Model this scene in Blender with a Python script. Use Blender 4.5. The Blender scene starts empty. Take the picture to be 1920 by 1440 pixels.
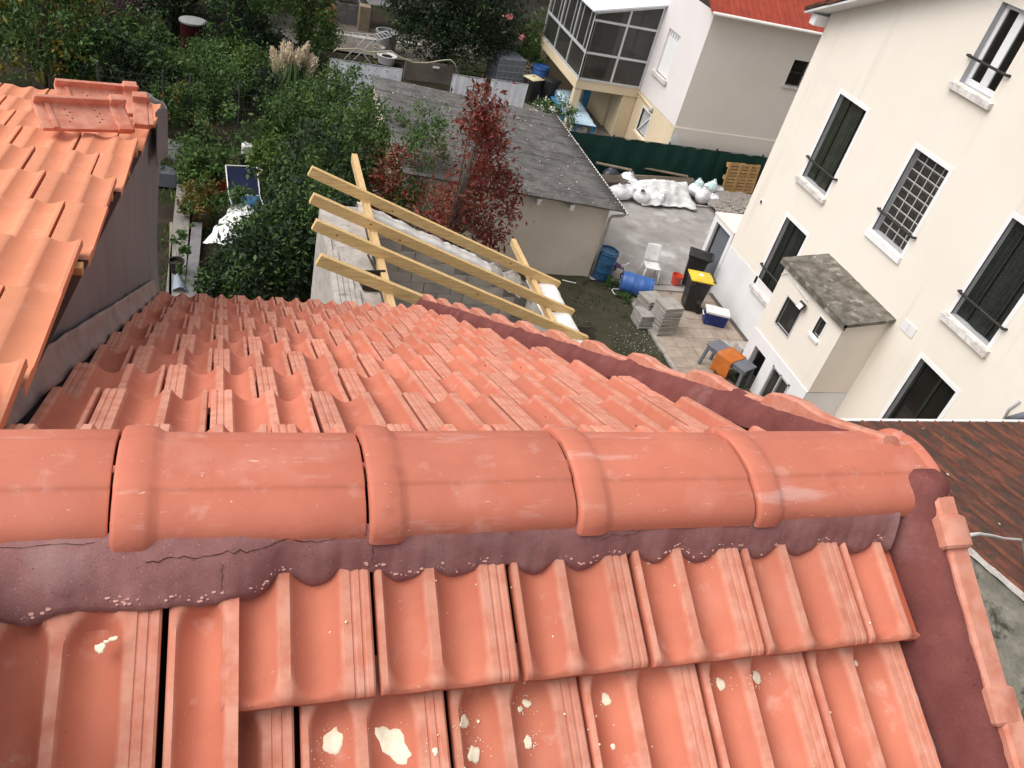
import bpy, bmesh, math, random
import numpy as np
from mathutils import Vector, Matrix, noise as mnoise
random.seed(7); RNG = np.random.default_rng(7)
SC = bpy.context.scene; COL = SC.collection
rad = math.radians

# ---------------------------------------------------------------- camera
F = 1552.0                                     # focal length in pixels of the 1920 px wide photo
def _n(v): return np.array(v, float) / np.linalg.norm(v)
_dn = _n([-590, 2030, F]); _y = np.array([-460, -1320, F]); _y = _n(_y - _dn * (_y @ _dn))
_z = -_dn; _x = np.cross(_y, _z); _a = rad(1.6)
_x, _y = _x * math.cos(_a) + _y * math.sin(_a), _y * math.cos(_a) - _x * math.sin(_a)
RM = np.stack([_x, _y, _z])                    # world = RM @ (right, down, forward)
CAM = np.array([0.0, 0.0, 10.0])               # eye ten metres above the yard
cd = bpy.data.cameras.new('Camera'); cam = bpy.data.objects.new('Camera', cd); COL.objects.link(cam)
cd.sensor_width = 36.0; cd.lens = F / 1920 * 36.0; cd.clip_start = 0.05; cd.clip_end = 400
mw = Matrix.Identity(4)
for i in range(3):
    mw[i][0] = RM[i][0]; mw[i][1] = -RM[i][1]; mw[i][2] = -RM[i][2]; mw[i][3] = CAM[i]
cam.matrix_world = mw; SC.camera = cam

# ---------------------------------------------------------------- sky, sun, exposure
SUN_EL, SUN_AZ = rad(54), rad(-90)              # azimuth measured from +Y towards +X
wd = bpy.data.worlds.new('World'); SC.world = wd; wd.use_nodes = True
wn, wl = wd.node_tree.nodes, wd.node_tree.links
for n in list(wn): wn.remove(n)
sky = wn.new('ShaderNodeTexSky'); sky.sky_type = 'NISHITA'; sky.sun_disc = False
sky.sun_elevation = SUN_EL; sky.sun_rotation = SUN_AZ; sky.air_density = 1.0; sky.dust_density = 4.0; sky.ozone_density = 1.0
hs = wn.new('ShaderNodeHueSaturation'); hs.inputs['Saturation'].default_value = 0.16
bg = wn.new('ShaderNodeBackground'); bg.inputs['Strength'].default_value = 0.15
wo = wn.new('ShaderNodeOutputWorld')
wl.new(sky.outputs[0], hs.inputs['Color']); wl.new(hs.outputs[0], bg.inputs[0]); wl.new(bg.outputs[0], wo.inputs[0])
sl = bpy.data.lights.new('Sun', 'SUN'); sl.energy = 1.35; sl.angle = rad(60); sl.color = (1.0, 0.955, 0.90)
so = bpy.data.objects.new('Sun', sl); COL.objects.link(so)
sd = Vector((math.sin(SUN_AZ) * math.cos(SUN_EL), math.cos(SUN_AZ) * math.cos(SUN_EL), math.sin(SUN_EL)))
so.rotation_euler = (-sd).to_track_quat('-Z', 'Y').to_euler(); so.location = (20, 10, 40)
vs = SC.view_settings; vs.view_transform = 'Standard'; vs.look = 'None'; vs.exposure = 0.35; vs.gamma = 1.0; vs.use_curve_mapping = False

# ---------------------------------------------------------------- pixels of the photo -> points of the place
def _ray(px, py): return RM @ np.array([px - 960, py - 720, F])
def G(px, py, z=0.0):
    r = _ray(px, py); return Vector(CAM + r * ((z - CAM[2]) / r[2]))
def WX(px, py, x):
    r = _ray(px, py); return Vector(CAM + r * (x / r[0]))
def WY(px, py, y):
    r = _ray(px, py); return Vector(CAM + r * (y / r[1]))
def rectX(x, *pp):
    q = [WX(*p, x) for p in pp]; return min(v.y for v in q), max(v.y for v in q), min(v.z for v in q), max(v.z for v in q)
def rectY(y, *pp):
    q = [WY(*p, y) for p in pp]; return min(v.x for v in q), max(v.x for v in q), min(v.z for v in q), max(v.z for v in q)

# ---------------------------------------------------------------- materials
MATS = {}
def mat(name, c1, c2=None, sc=3.0, rough=0.85, bump=0.0, bsc=60.0, jit=0.0, c3=None, sc3=1.0, t3=0.58, metal=0.0, island=None, translucent=0.0, alpha=1.0, spec=0.3, lo=0.36, hi=0.64, stretch=None, w3=0.06, over=(), crest=None):
    m = bpy.data.materials.new(name); MATS[name] = m; m.use_nodes = True
    nt = m.node_tree; N, L = nt.nodes, nt.links
    p = N['Principled BSDF']; p.inputs['Roughness'].default_value = rough; p.inputs['Metallic'].default_value = metal
    p.inputs['Specular IOR Level'].default_value = spec
    geo = N.new('ShaderNodeNewGeometry'); pos = geo.outputs['Position']
    if stretch:
        mp = N.new('ShaderNodeMapping'); mp.inputs['Scale'].default_value = stretch; L.new(pos, mp.inputs['Vector']); pos = mp.outputs[0]
    def ramp(scale, a, ca, b, cb, det=6.0):
        t = N.new('ShaderNodeTexNoise'); t.inputs['Scale'].default_value = scale; t.inputs['Detail'].default_value = det; t.inputs['Roughness'].default_value = 0.6
        L.new(pos, t.inputs['Vector'])
        r = N.new('ShaderNodeValToRGB'); e = r.color_ramp.elements; e[0].position = a; e[1].position = b
        e[0].color = (*ca, 1); e[1].color = (*cb, 1); L.new(t.outputs['Fac'], r.inputs[0]); return r.outputs[0]
    col = ramp(sc, lo, c1, hi, c2 or tuple(x * 0.82 for x in c1))
    if c3:
        f = ramp(sc3, t3, (0, 0, 0), t3 + w3, (1, 1, 1), 8.0)
        mx = N.new('ShaderNodeMix'); mx.data_type = 'RGBA'; L.new(f, mx.inputs['Factor']); L.new(col, mx.inputs['A']); mx.inputs['B'].default_value = (*c3, 1); col = mx.outputs['Result']
    for (oc_, osc, ot, ow, ostr, amt) in over:                 # dust, specks, stains
        src = geo.outputs['Position']
        if ostr: mp2 = N.new('ShaderNodeMapping'); mp2.inputs['Scale'].default_value = ostr; L.new(src, mp2.inputs['Vector']); src = mp2.outputs[0]
        keep = pos; pos = src; f = ramp(osc, ot, (0, 0, 0), ot + ow, (amt, amt, amt), 5.0); pos = keep
        mx = N.new('ShaderNodeMix'); mx.data_type = 'RGBA'; L.new(f, mx.inputs['Factor']); L.new(col, mx.inputs['A']); mx.inputs['B'].default_value = (*oc_, 1); col = mx.outputs['Result']
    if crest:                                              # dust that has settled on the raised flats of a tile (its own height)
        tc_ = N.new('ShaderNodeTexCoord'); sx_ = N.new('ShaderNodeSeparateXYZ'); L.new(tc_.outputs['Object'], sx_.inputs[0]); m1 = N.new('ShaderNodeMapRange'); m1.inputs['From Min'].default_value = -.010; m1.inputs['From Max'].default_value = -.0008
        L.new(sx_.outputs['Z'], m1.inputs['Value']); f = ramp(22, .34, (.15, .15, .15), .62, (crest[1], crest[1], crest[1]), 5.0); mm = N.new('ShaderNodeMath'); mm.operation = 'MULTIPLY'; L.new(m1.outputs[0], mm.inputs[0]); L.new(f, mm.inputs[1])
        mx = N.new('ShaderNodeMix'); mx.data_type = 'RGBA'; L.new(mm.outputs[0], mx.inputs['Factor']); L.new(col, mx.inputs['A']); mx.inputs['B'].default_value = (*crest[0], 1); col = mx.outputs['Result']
    if island:                                             # every leaf gets its own tint
        r = N.new('ShaderNodeValToRGB'); els = r.color_ramp.elements
        while len(els) < len(island): els.new(0.5)
        for i, c in enumerate(island): els[i].position = i / (len(island) - 1); els[i].color = (*c, 1)
        L.new(geo.outputs['Random Per Island'], r.inputs[0])
        mx = N.new('ShaderNodeMix'); mx.data_type = 'RGBA'; mx.inputs['Factor'].default_value = 0.65; L.new(col, mx.inputs['A']); L.new(r.outputs[0], mx.inputs['B']); col = mx.outputs['Result']
    if jit:
        oi = N.new('ShaderNodeObjectInfo'); mr = N.new('ShaderNodeMapRange'); mr.inputs['To Min'].default_value = 1 - jit; mr.inputs['To Max'].default_value = 1 + jit
        L.new(oi.outputs['Random'], mr.inputs['Value'])
        hv = N.new('ShaderNodeHueSaturation'); L.new(col, hv.inputs['Color']); L.new(mr.outputs[0], hv.inputs['Value']); col = hv.outputs[0]
    L.new(col, p.inputs['Base Color'])
    if bump:
        t = N.new('ShaderNodeTexNoise'); t.inputs['Scale'].default_value = bsc; t.inputs['Detail'].default_value = 8.0; L.new(pos, t.inputs['Vector'])
        b = N.new('ShaderNodeBump'); b.inputs['Strength'].default_value = bump; b.inputs['Distance'].default_value = min(.02, .55 / bsc); L.new(t.outputs['Fac'], b.inputs['Height']); L.new(b.outputs[0], p.inputs['Normal'])
    if translucent:
        tr = N.new('ShaderNodeBsdfTranslucent'); L.new(col, tr.inputs['Color']); ms = N.new('ShaderNodeMixShader'); ms.inputs[0].default_value = translucent
        L.new(p.outputs[0], ms.inputs[1]); L.new(tr.outputs[0], ms.inputs[2]); L.new(ms.outputs[0], N['Material Output'].inputs['Surface'])
    if alpha < 1: p.inputs['Alpha'].default_value = alpha
    return m
def glass(name, c, rough=0.05, alpha=0.4):
    m = mat(name, c, c, rough=rough, spec=0.6); m.node_tree.nodes['Principled BSDF'].inputs['Alpha'].default_value = alpha; return m

DUST = [((.72, .48, .42), 14, .60, .12, None, .30), ((.80, .62, .54), 110, .70, .03, None, .7), ((.26, .085, .06), 80, .71, .03, None, .6), ((.42, .145, .10), 2.2, .50, .25, None, .5)]
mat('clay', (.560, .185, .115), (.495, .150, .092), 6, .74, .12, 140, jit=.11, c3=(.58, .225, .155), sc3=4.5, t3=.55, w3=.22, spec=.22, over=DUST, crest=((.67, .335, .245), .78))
mat('clay_ridge', (.555, .180, .115), (.485, .145, .092), 5, .68, .12, 120, jit=.06, c3=(.60, .245, .18), sc3=5, t3=.56, w3=.2, spec=.25, over=DUST + [((.72, .52, .48), 5, .58, .10, (.6, 3, 3), .35), ((.36, .105, .07), 9, .62, .10, None, .45), ((.85, .72, .66), 60, .68, .03, (.5, 2, 2), .35)])
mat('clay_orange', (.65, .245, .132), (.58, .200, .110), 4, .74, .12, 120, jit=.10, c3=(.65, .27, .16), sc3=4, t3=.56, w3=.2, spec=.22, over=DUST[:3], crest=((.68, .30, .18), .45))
mat('clay_dark', (.17, .052, .040), (.13, .04, .03), 6, .7, .1, 60)
mat('mortar', (.325, .155, .147), (.255, .112, .107), 14, .95, .6, 380, c3=(.42, .27, .255), sc3=6, t3=.58, w3=.25, spec=.08, over=[((.52, .38, .36), 230, .63, .05, None, .5), ((.15, .065, .062), 210, .62, .05, None, .7), ((.20, .088, .084), 3, .54, .2, None, .5)])
mat('mortar_red', (.205, .070, .062), (.155, .050, .046), 10, .93, .8, 300, c3=(.28, .13, .12), sc3=6, t3=.60, w3=.2, spec=.1, over=[((.09, .032, .030), 90, .64, .05, None, .7), ((.36, .19, .17), 190, .64, .05, None, .5)])
mat('lime', (.93, .86, .68), (.84, .76, .57), 90, .95, .35, 300, spec=.08)
mat('lime_dust', (.62, .36, .30), (.58, .30, .25), 60, .95, .5, 220, spec=.1)
mat('deck', (.05, .022, .016), (.03, .014, .011), 5, .95)
mat('membrane', (.185, .158, .165), (.150, .128, .134), 2.2, .6, .12, 14, c3=(.095, .074, .08), sc3=2.0, t3=.60, w3=.14, stretch=(1, 1.3, .5))
mat('flashing', (.37, .265, .24), (.25, .175, .16), 6, .7, .3, 40, c3=(.42, .24, .19), sc3=5, t3=.55, w3=.2)
mat('pine', (.74, .53, .26), (.55, .345, .14), 7, .72, .4, 60, stretch=(.6, 9, 9), jit=.06)
mat('pine_x', (.72, .51, .27), (.56, .36, .16), 7, .72, .4, 60, stretch=(9, .6, 9), jit=.06)
mat('knot', (.26, .12, .04), (.16, .07, .025), 30, .7)
mat('batten', (.55, .30, .12), (.42, .20, .08), 8, .8, .2, 50)
mat('brown_roof', (.115, .048, .034), (.060, .034, .026), 3.2, .75, .6, 18, c3=(.185, .058, .036), sc3=2.4, t3=.52, w3=.14, stretch=(2.2, 1, 1), spec=.2, over=[((.045, .042, .034), 5, .56, .08, None, .8), ((.30, .26, .22), 40, .70, .03, None, .7)])
mat('brown_rib', (.24, .088, .052), (.11, .046, .032), 3.0, .65, .5, 30, spec=.25)
mat('patina', (.36, .34, .28), (.22, .21, .17), 5, .95, .5, 26, c3=(.085, .082, .062), sc3=3.2, t3=.57, w3=.08)
mat('white_trim', (.80, .79, .77), (.72, .71, .69), 6, .6)
mat('cable', (.75, .74, .70), (.66, .65, .61), 9, .5)
mat('block', (.52, .485, .445), (.41, .38, .345), 4, .95, .45, 90, jit=.08, spec=.08)
mat('block_joint', (.30, .275, .25), (.22, .20, .185), 8, .95, .3, 90)
mat('fresh_render', (.84, .83, .82), (.76, .75, .735), 6, .92, .5, 45)
mat('cement', (.50, .455, .415), (.36, .325, .295), 5, .95, .55, 60, c3=(.20, .18, .165), sc3=6, t3=.60, w3=.1)
mat('cement_white', (.82, .81, .80), (.66, .65, .63), 7, .9, .6, 50, c3=(.36, .33, .30), sc3=5, t3=.60, w3=.08)
mat('fibro', (.185, .175, .168), (.115, .108, .105), 3.0, .95, .8, 34, c3=(.30, .285, .27), sc3=14, t3=.60, w3=.08, spec=.08, over=[((.05, .048, .045), 1.6, .55, .14, (.35, 6, 1), .7), ((.42, .40, .38), 45, .68, .04, None, .7), ((.055, .055, .045), 22, .66, .05, None, .8)])
mat('shed_wall', (.70, .62, .525), (.63, .55, .46), 1.4, .9, .12, 60, c3=(.46, .35, .23), sc3=.9, t3=.64, w3=.2)
mat('verge_white', (.74, .72, .68), (.62, .60, .56), 8, .7)
mat('render_cream', (.83, .765, .68), (.80, .73, .64), .7, .94, .14, 170, spec=.1, over=[((.60, .53, .44), .55, .57, .25, (6, 6, .45), .55), ((.70, .66, .62), 1.1, .60, .2, None, .3), ((.56, .50, .43), 30, .72, .04, None, .35)])
mat('render_white', (.80, .79, .79), (.72, .71, .715), 1.2, .92, .10, 120, c3=(.60, .59, .60), sc3=1.6, t3=.62, w3=.2, spec=.12)
mat('surround', (.84, .835, .83), (.79, .785, .78), 3, .8, .05, 90)
mat('reveal', (.50, .50, .52), (.42, .42, .44), 3, .85)
mat('sill_stone', (.74, .71, .68), (.50, .45, .42), 7, .9, .4, 40, c3=(.33, .27, .24), sc3=9, t3=.60, w3=.06)
mat('shutter', (.020, .026, .021), (.012, .015, .012), 10, .45, .15, 40, c3=(.035, .05, .03), sc3=2, t3=.6, w3=.2, spec=.5)
mat('shutter_olive', (.036, .044, .024), (.020, .026, .017), 5, .5, .15, 40, c3=(.085, .05, .03), sc3=2.2, t3=.58, w3=.2, spec=.5)
mat('iron', (.045, .040, .036), (.025, .022, .020), 20, .6, .3, 60)
mat('frame_white', (.82, .82, .82), (.78, .78, .78), 5, .35, spec=.5)
mat('glass_dark', (.012, .011, .010), (.018, .016, .014), 3, .06, spec=.6)
mat('glass_block', (.055, .048, .044), (.030, .026, .024), 9, .12, .5, 30, spec=.6)
mat('grout', (.62, .60, .57), (.52, .50, .47), 20, .9)
mat('dark_room', (.010, .009, .009), (.014, .013, .012), 3, .9)
mat('moss_slab', (.20, .18, .155), (.095, .085, .068), 5, .95, .7, 40, c3=(.33, .30, .265), sc3=4, t3=.57, w3=.1, spec=.1)
mat('wall_pink', (.80, .73, .66), (.76, .685, .61), .6, .92, .06, 100, spec=.1)
mat('wall_white2', (.76, .71, .70), (.72, .67, .66), .8, .92, .06, 100, spec=.1)
mat('wall_yellow', (.72, .60, .42), (.66, .54, .37), .8, .92, .08, 100, spec=.1)
mat('red_tile', (.36, .058, .030), (.27, .042, .024), 4, .6, .2, 60, jit=.06)
mat('alu', (.62, .62, .63), (.54, .54, .55), 5, .4, metal=.2, spec=.5)
glass('pane', (.05, .048, .045), .04, .62)
mat('veranda_roof', (.80, .83, .88), (.74, .77, .82), 3, .4)
mat('blue_paint', (.06, .30, .58), (.045, .24, .48), 6, .5, .1, 40)
mat('cloth_blue', (.45, .58, .68), (.36, .48, .58), 5, .8, .2, 30)
mat('concrete', (.38, .355, .335), (.27, .25, .235), .9, .93, .25, 50, c3=(.66, .645, .63), sc3=.42, t3=.52, w3=.16, spec=.12, over=[((.19, .175, .16), 1.1, .55, .14, None, .6), ((.55, .53, .50), 20, .70, .04, None, .5), ((.14, .125, .11), 26, .70, .04, None, .6)])
mat('kerb', (.42, .38, .34), (.28, .25, .22), 7, .95, .4, 50)
mat('paver', (.40, .325, .265), (.30, .24, .195), 5, .92, .3, 60, jit=.10, c3=(.16, .13, .10), sc3=2.6, t3=.62, w3=.12)
mat('paver_joint', (.115, .095, .075), (.08, .066, .05), 8, .95)
mat('lawn', (.048, .050, .030), (.070, .062, .042), 2.6, .98, .8, 45, c3=(.20, .18, .155), sc3=1.15, t3=.63, w3=.10, spec=.05)
mat('soil', (.030, .024, .018), (.052, .041, .031), 1.6, .98, .8, 30, c3=(.022, .030, .012), sc3=.7, t3=.50, w3=.16, spec=.05)
mat('path', (.19, .165, .14), (.13, .112, .094), 1.5, .95, .5, 30)
mat('soil_yard', (.14, .11, .085), (.085, .066, .05), 2, .98, .7, 30)
mat('bin_black', (.022, .021, .021), (.016, .015, .015), 5, .45, .05, 60, spec=.4, over=[((.30, .26, .21), 5, .56, .2, None, .45), ((.55, .51, .46), 40, .70, .04, None, .4)])
mat('bin_yellow', (.72, .55, .05), (.62, .46, .04), 4, .4, over=[((.30, .26, .21), 5, .56, .2, None, .45), ((.55, .51, .46), 40, .70, .04, None, .4)])
mat('bin_cream', (.62, .58, .36), (.55, .50, .30), 4, .5)
mat('plastic_blue', (.030, .115, .24), (.022, .085, .18), 4, .4, .05, 40, spec=.45, over=[((.30, .26, .21), 5, .56, .2, None, .45), ((.55, .51, .46), 40, .70, .04, None, .4)])
mat('plastic_blue2', (.045, .14, .42), (.035, .11, .34), 4, .4, spec=.45, over=[((.30, .26, .21), 5, .56, .2, None, .45), ((.55, .51, .46), 40, .70, .04, None, .4)])
mat('cooler_blue', (.020, .035, .17), (.016, .028, .13), 4, .4, over=[((.30, .26, .21), 5, .56, .2, None, .45), ((.55, .51, .46), 40, .70, .04, None, .4)])
mat('plastic_white', (.82, .81, .80), (.76, .75, .74), 5, .4, over=[((.30, .26, .21), 5, .56, .2, None, .45), ((.55, .51, .46), 40, .70, .04, None, .4)])
mat('navy', (.010, .016, .060), (.007, .011, .040), 6, .7, .2, 40)
mat('bucket_red', (.68, .09, .055), (.58, .075, .045), 5, .45, over=[((.30, .26, .21), 5, .56, .2, None, .45), ((.55, .51, .46), 40, .70, .04, None, .4)])
mat('slab_grey', (.36, .34, .31), (.27, .25, .23), 5, .95, .35, 70, jit=.08, over=[((.30, .26, .21), 5, .56, .2, None, .45), ((.55, .51, .46), 40, .70, .04, None, .4)])
mat('table_grey', (.155, .165, .19), (.12, .128, .15), 5, .6, .1, 40, over=[((.30, .26, .21), 5, .56, .2, None, .45), ((.55, .51, .46), 40, .70, .04, None, .4)])
mat('cloth_orange', (.52, .15, .025), (.42, .11, .02), 4, .9, .4, 30, over=[((.30, .26, .21), 5, .56, .2, None, .45), ((.55, .51, .46), 40, .70, .04, None, .4)])
mat('sack', (.78, .78, .795), (.68, .68, .70), 5, .6, .3, 50, jit=.04, over=[((.30, .26, .21), 5, .56, .2, None, .45), ((.55, .51, .46), 40, .70, .04, None, .4)])
mat('sack_teal', (.40, .62, .62), (.78, .80, .80), 9, .6, .3, 50)
mat('sack_dark', (.055, .06, .075), (.035, .038, .048), 6, .35, .3, 30)
mat('tarp_white', (.80, .795, .785), (.72, .715, .705), 3, .55, .2, 20, over=[((.30, .26, .21), 5, .56, .2, None, .45), ((.55, .51, .46), 40, .70, .04, None, .4)])
mat('tarp_veil', (.84, .85, .90), (.74, .75, .81), 4, .5, .15, 20, translucent=.35)
mat('fence_green', (.006, .042, .032), (.004, .032, .026), 3, .7, .3, 200)
mat('pallet', (.55, .34, .145), (.44, .26, .105), 6, .85, .3, 50, jit=.12, over=[((.30, .26, .21), 5, .56, .2, None, .45), ((.55, .51, .46), 40, .70, .04, None, .4)])
mat('gravel', (.30, .27, .25), (.19, .165, .15), 8, .95, .4, 60, jit=.2, island=[(.16, .13, .11), (.30, .26, .23), (.42, .38, .34)])
mat('wood_old', (.30, .235, .165), (.20, .155, .11), 4, .9, .4, 40, stretch=(3, 1, 3))
mat('wood_grey', (.21, .20, .205), (.145, .138, .14), 4, .9, .4, 40)
mat('plank_grey', (.26, .245, .215), (.17, .16, .14), 3, .92, .4, 30, stretch=(4, 1, 4))
mat('maroon', (.075, .014, .018), (.055, .010, .013), 4, .6)
mat('lid_grey', (.30, .30, .30), (.24, .24, .24), 5, .6)
mat('wire', (.055, .058, .055), (.04, .042, .04), 9, .6)
mat('hose', (.42, .38, .26), (.36, .32, .22), 6, .6)
mat('steel', (.55, .55, .56), (.45, .45, .46), 8, .35, metal=.6)
glass('tank', (.30, .34, .40), .35, .75)
mat('green_slat', (.26, .27, .16), (.20, .21, .12), 5, .8)
mat('purple', (.14, .04, .15), (.10, .03, .11), 5, .5)
mat('bark', (.095, .070, .052), (.060, .044, .033), 9, .95, .8, 40)
mat('bark_grey', (.15, .125, .105), (.10, .082, .07), 9, .95, .7, 40)
def leafm(name, a, b, c, tr=.22): mat(name, a, b, .8, .55, island=[c, a, b], translucent=tr, spec=.25)
leafm('leaf_laurel', (0.064, 0.118, 0.030), (0.040, 0.078, 0.022), (0.127, 0.203, 0.053))
leafm('leaf_dark', (0.025, 0.043, 0.021), (0.016, 0.030, 0.015), (0.048, 0.073, 0.035))
leafm('leaf_mid', (0.070, 0.133, 0.035), (0.047, 0.094, 0.025), (0.125, 0.203, 0.050))
leafm('leaf_bright', (0.098, 0.161, 0.034), (0.063, 0.115, 0.025), (0.149, 0.207, 0.052))
leafm('leaf_yellow', (.30, .22, .035), (.065, .075, .018), (.42, .33, .07))
leafm('leaf_ochre', (.16, .11, .025), (.075, .065, .020), (.22, .15, .04))
leafm('leaf_red', (.215, .030, .022), (.13, .019, .016), (.30, .06, .038))
leafm('leaf_rust', (.19, .055, .032), (.12, .034, .024), (.30, .14, .085))
leafm('leaf_dry', (.24, .15, .085), (.16, .10, .06), (.34, .24, .15))
leafm('leaf_purple', (.075, .045, .045), (.05, .032, .034), (.13, .085, .075))
leafm('pampas', (.88, .76, .58), (.78, .65, .47), (.93, .84, .70), .35)
leafm('rose', (.62, .20, .19), (.52, .12, .13), (.72, .40, .37), .1)
leafm('flower_white', (.80, .79, .72), (.74, .72, .62), (.85, .85, .80), .1)

# ---------------------------------------------------------------- building blocks
ORG = {}
def _tag(o, label=None, cat=None, group=None, kind=None):
    if label: o['label'] = label
    if cat: o['category'] = cat
    if group: o['group'] = group
    if kind: o['kind'] = kind
    return o
def thing(name, label, cat, loc=(0, 0, 0), rz=0.0, group=None):
    o = bpy.data.objects.new(name, None); COL.objects.link(o); o.location = loc; o.rotation_euler = (0, 0, rz); o.empty_display_size = .2
    ORG[o] = Vector(loc); return _tag(o, label, cat, group)
class MB:
    def __init__(s): s.v = []; s.f = []
    def add(s, vs, fs):
        b = len(s.v); s.v += [tuple(v) for v in vs]; s.f += [tuple(b + i for i in f) for f in fs]; return s
    def box(s, a, b):
        (x0, y0, z0), (x1, y1, z1) = a, b
        return s.add([(x0, y0, z0), (x1, y0, z0), (x1, y1, z0), (x0, y1, z0), (x0, y0, z1), (x1, y0, z1), (x1, y1, z1), (x0, y1, z1)],
                     [(3, 2, 1, 0), (4, 5, 6, 7), (0, 1, 5, 4), (1, 2, 6, 5), (2, 3, 7, 6), (3, 0, 4, 7)])
    def obox(s, m, size):                                     # box with matrix, centred
        x, y, z = (d / 2 for d in size); q = MB().box((-x, -y, -z), (x, y, z)); return s.add([m @ Vector(v) for v in q.v], q.f)
    def beam(s, p, q, w, h, up=(0, 0, 1)):                    # box from p to q, width w (sideways), height h (along up)
        p, q = Vector(p), Vector(q); d = (q - p).normalized(); u = Vector(up); sd = d.cross(u).normalized(); u = sd.cross(d)
        a, b = sd * (w / 2), u * (h / 2)
        return s.add([p - a - b, p + a - b, p + a + b, p - a + b, q - a - b, q + a - b, q + a + b, q - a + b],
                     [(0, 1, 2, 3), (7, 6, 5, 4), (0, 4, 5, 1), (1, 5, 6, 2), (2, 6, 7, 3), (3, 7, 4, 0)])
    def tube(s, pts, r, n=8, cap=True):
        pts = [Vector(p) for p in pts]; rs = r if isinstance(r, (list, tuple)) else [r] * len(pts); b = len(s.v); prev = None
        for i, p in enumerate(pts):
            d = (pts[min(i + 1, len(pts) - 1)] - pts[max(i - 1, 0)]).normalized()
            if prev is None: prev = d.orthogonal().normalized()
            prev = (prev - d * prev.dot(d)).normalized(); w = d.cross(prev)
            for k in range(n):
                a = 2 * math.pi * k / n; s.v.append(tuple(p + (prev * math.cos(a) + w * math.sin(a)) * rs[i]))
        for i in range(len(pts) - 1):
            for k in range(n):
                s.f.append((b + i * n + k, b + i * n + (k + 1) % n, b + (i + 1) * n + (k + 1) % n, b + (i + 1) * n + k))
        if cap: s.f.append(tuple(b + k for k in reversed(range(n)))); s.f.append(tuple(b + (len(pts) - 1) * n + k for k in range(n)))
        return s
    def lathe(s, c, prof, n=24, sx=1.0, sy=1.0):
        b = len(s.v); c = Vector(c)
        for r, z in prof:
            for k in range(n): a = 2 * math.pi * k / n; s.v.append((c.x + r * math.cos(a) * sx, c.y + r * math.sin(a) * sy, c.z + z))
        for i in range(len(prof) - 1):
            for k in range(n): s.f.append((b + i * n + k, b + i * n + (k + 1) % n, b + (i + 1) * n + (k + 1) % n, b + (i + 1) * n + k))
        s.f.append(tuple(b + k for k in reversed(range(n)))); s.f.append(tuple(b + (len(prof) - 1) * n + k for k in range(n))); return s
    def prism(s, poly, vec):
        n = len(poly); vec = Vector(vec); P = [Vector(p) for p in poly]
        return s.add(P + [p + vec for p in P], [tuple(reversed(range(n))), tuple(range(n, 2 * n))] + [(i, (i + 1) % n, n + (i + 1) % n, n + i) for i in range(n)])
    def quad(s, *p): return s.add(p, [tuple(range(len(p)))])
    def grid(s, nu, nv, fn, flip=False):
        b = len(s.v)
        for j in range(nv + 1):
            for i in range(nu + 1): s.v.append(tuple(fn(i / nu, j / nv)))
        for j in range(nv):
            for i in range(nu):
                a = b + j * (nu + 1) + i; q = (a, a + 1, a + nu + 2, a + nu + 1); s.f.append(q[::-1] if flip else q)
        return s
    def mesh(s, name, m, smooth=False):
        me = bpy.data.meshes.new(name); me.from_pydata(s.v, [], s.f); me.materials.append(MATS[m])
        if smooth: me.polygons.foreach_set('use_smooth', [True] * len(me.polygons))
        me.update(); return me
    def build(s, name, m, parent=None, smooth=False, bev=0.0, w=True, solid=0.0, auto=0.0):
        if w:
            if parent is not None: o0 = ORG[parent]
            else:
                a = np.array(s.v); o0 = Vector(((a[:, 0].min() + a[:, 0].max()) / 2, (a[:, 1].min() + a[:, 1].max()) / 2, a[:, 2].min()))
            s.v = [(x - o0.x, y - o0.y, z - o0.z) for x, y, z in s.v]
        o = bpy.data.objects.new(name, s.mesh(name, m, smooth)); COL.objects.link(o)
        if parent is not None: o.parent = parent; ORG[o] = ORG[parent]
        elif w: o.location = o0; ORG[o] = o0
        else: ORG[o] = Vector((0, 0, 0))
        if solid: md = o.modifiers.new('Solidify', 'SOLIDIFY'); md.thickness = solid; md.offset = 0
        if bev: md = o.modifiers.new('Bevel', 'BEVEL'); md.width = bev; md.segments = 2; md.limit_method = 'ANGLE'; md.angle_limit = rad(40)
        if auto:
            for p in o.data.polygons: p.use_smooth = True
            try: o.data.set_sharp_from_angle(angle=auto)
            except Exception: pass
        return o
def struct(o, kind='structure'): o['kind'] = kind; return o
def inst(name, me, parent, m):                                # a piece that shares mesh data; m is a world matrix
    o = bpy.data.objects.new(name, me); COL.objects.link(o); o.parent = parent; o.matrix_basis = Matrix.Translation(-ORG[parent]) @ m; ORG[o] = ORG[parent]; return o
def clone(root, loc, rz=None, label=None):
    r = root.copy(); COL.objects.link(r); r.location = loc
    if rz is not None: r.rotation_euler = (0, 0, rz)
    if label: r['label'] = label
    ORG[r] = Vector(loc)
    for ch in list(root.children):
        c = ch.copy(); COL.objects.link(c); c.parent = r
        for g in ch.children: d = g.copy(); COL.objects.link(d); d.parent = c
    return r
def nz(x, y=0.0, z=0.0): return mnoise.noise(Vector((x, y, z)))
def basis(o, u, v, w): 
    m = Matrix.Identity(4)
    for i in range(3): m[i][0] = u[i]; m[i][1] = v[i]; m[i][2] = w[i]; m[i][3] = o[i]
    return m
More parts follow.
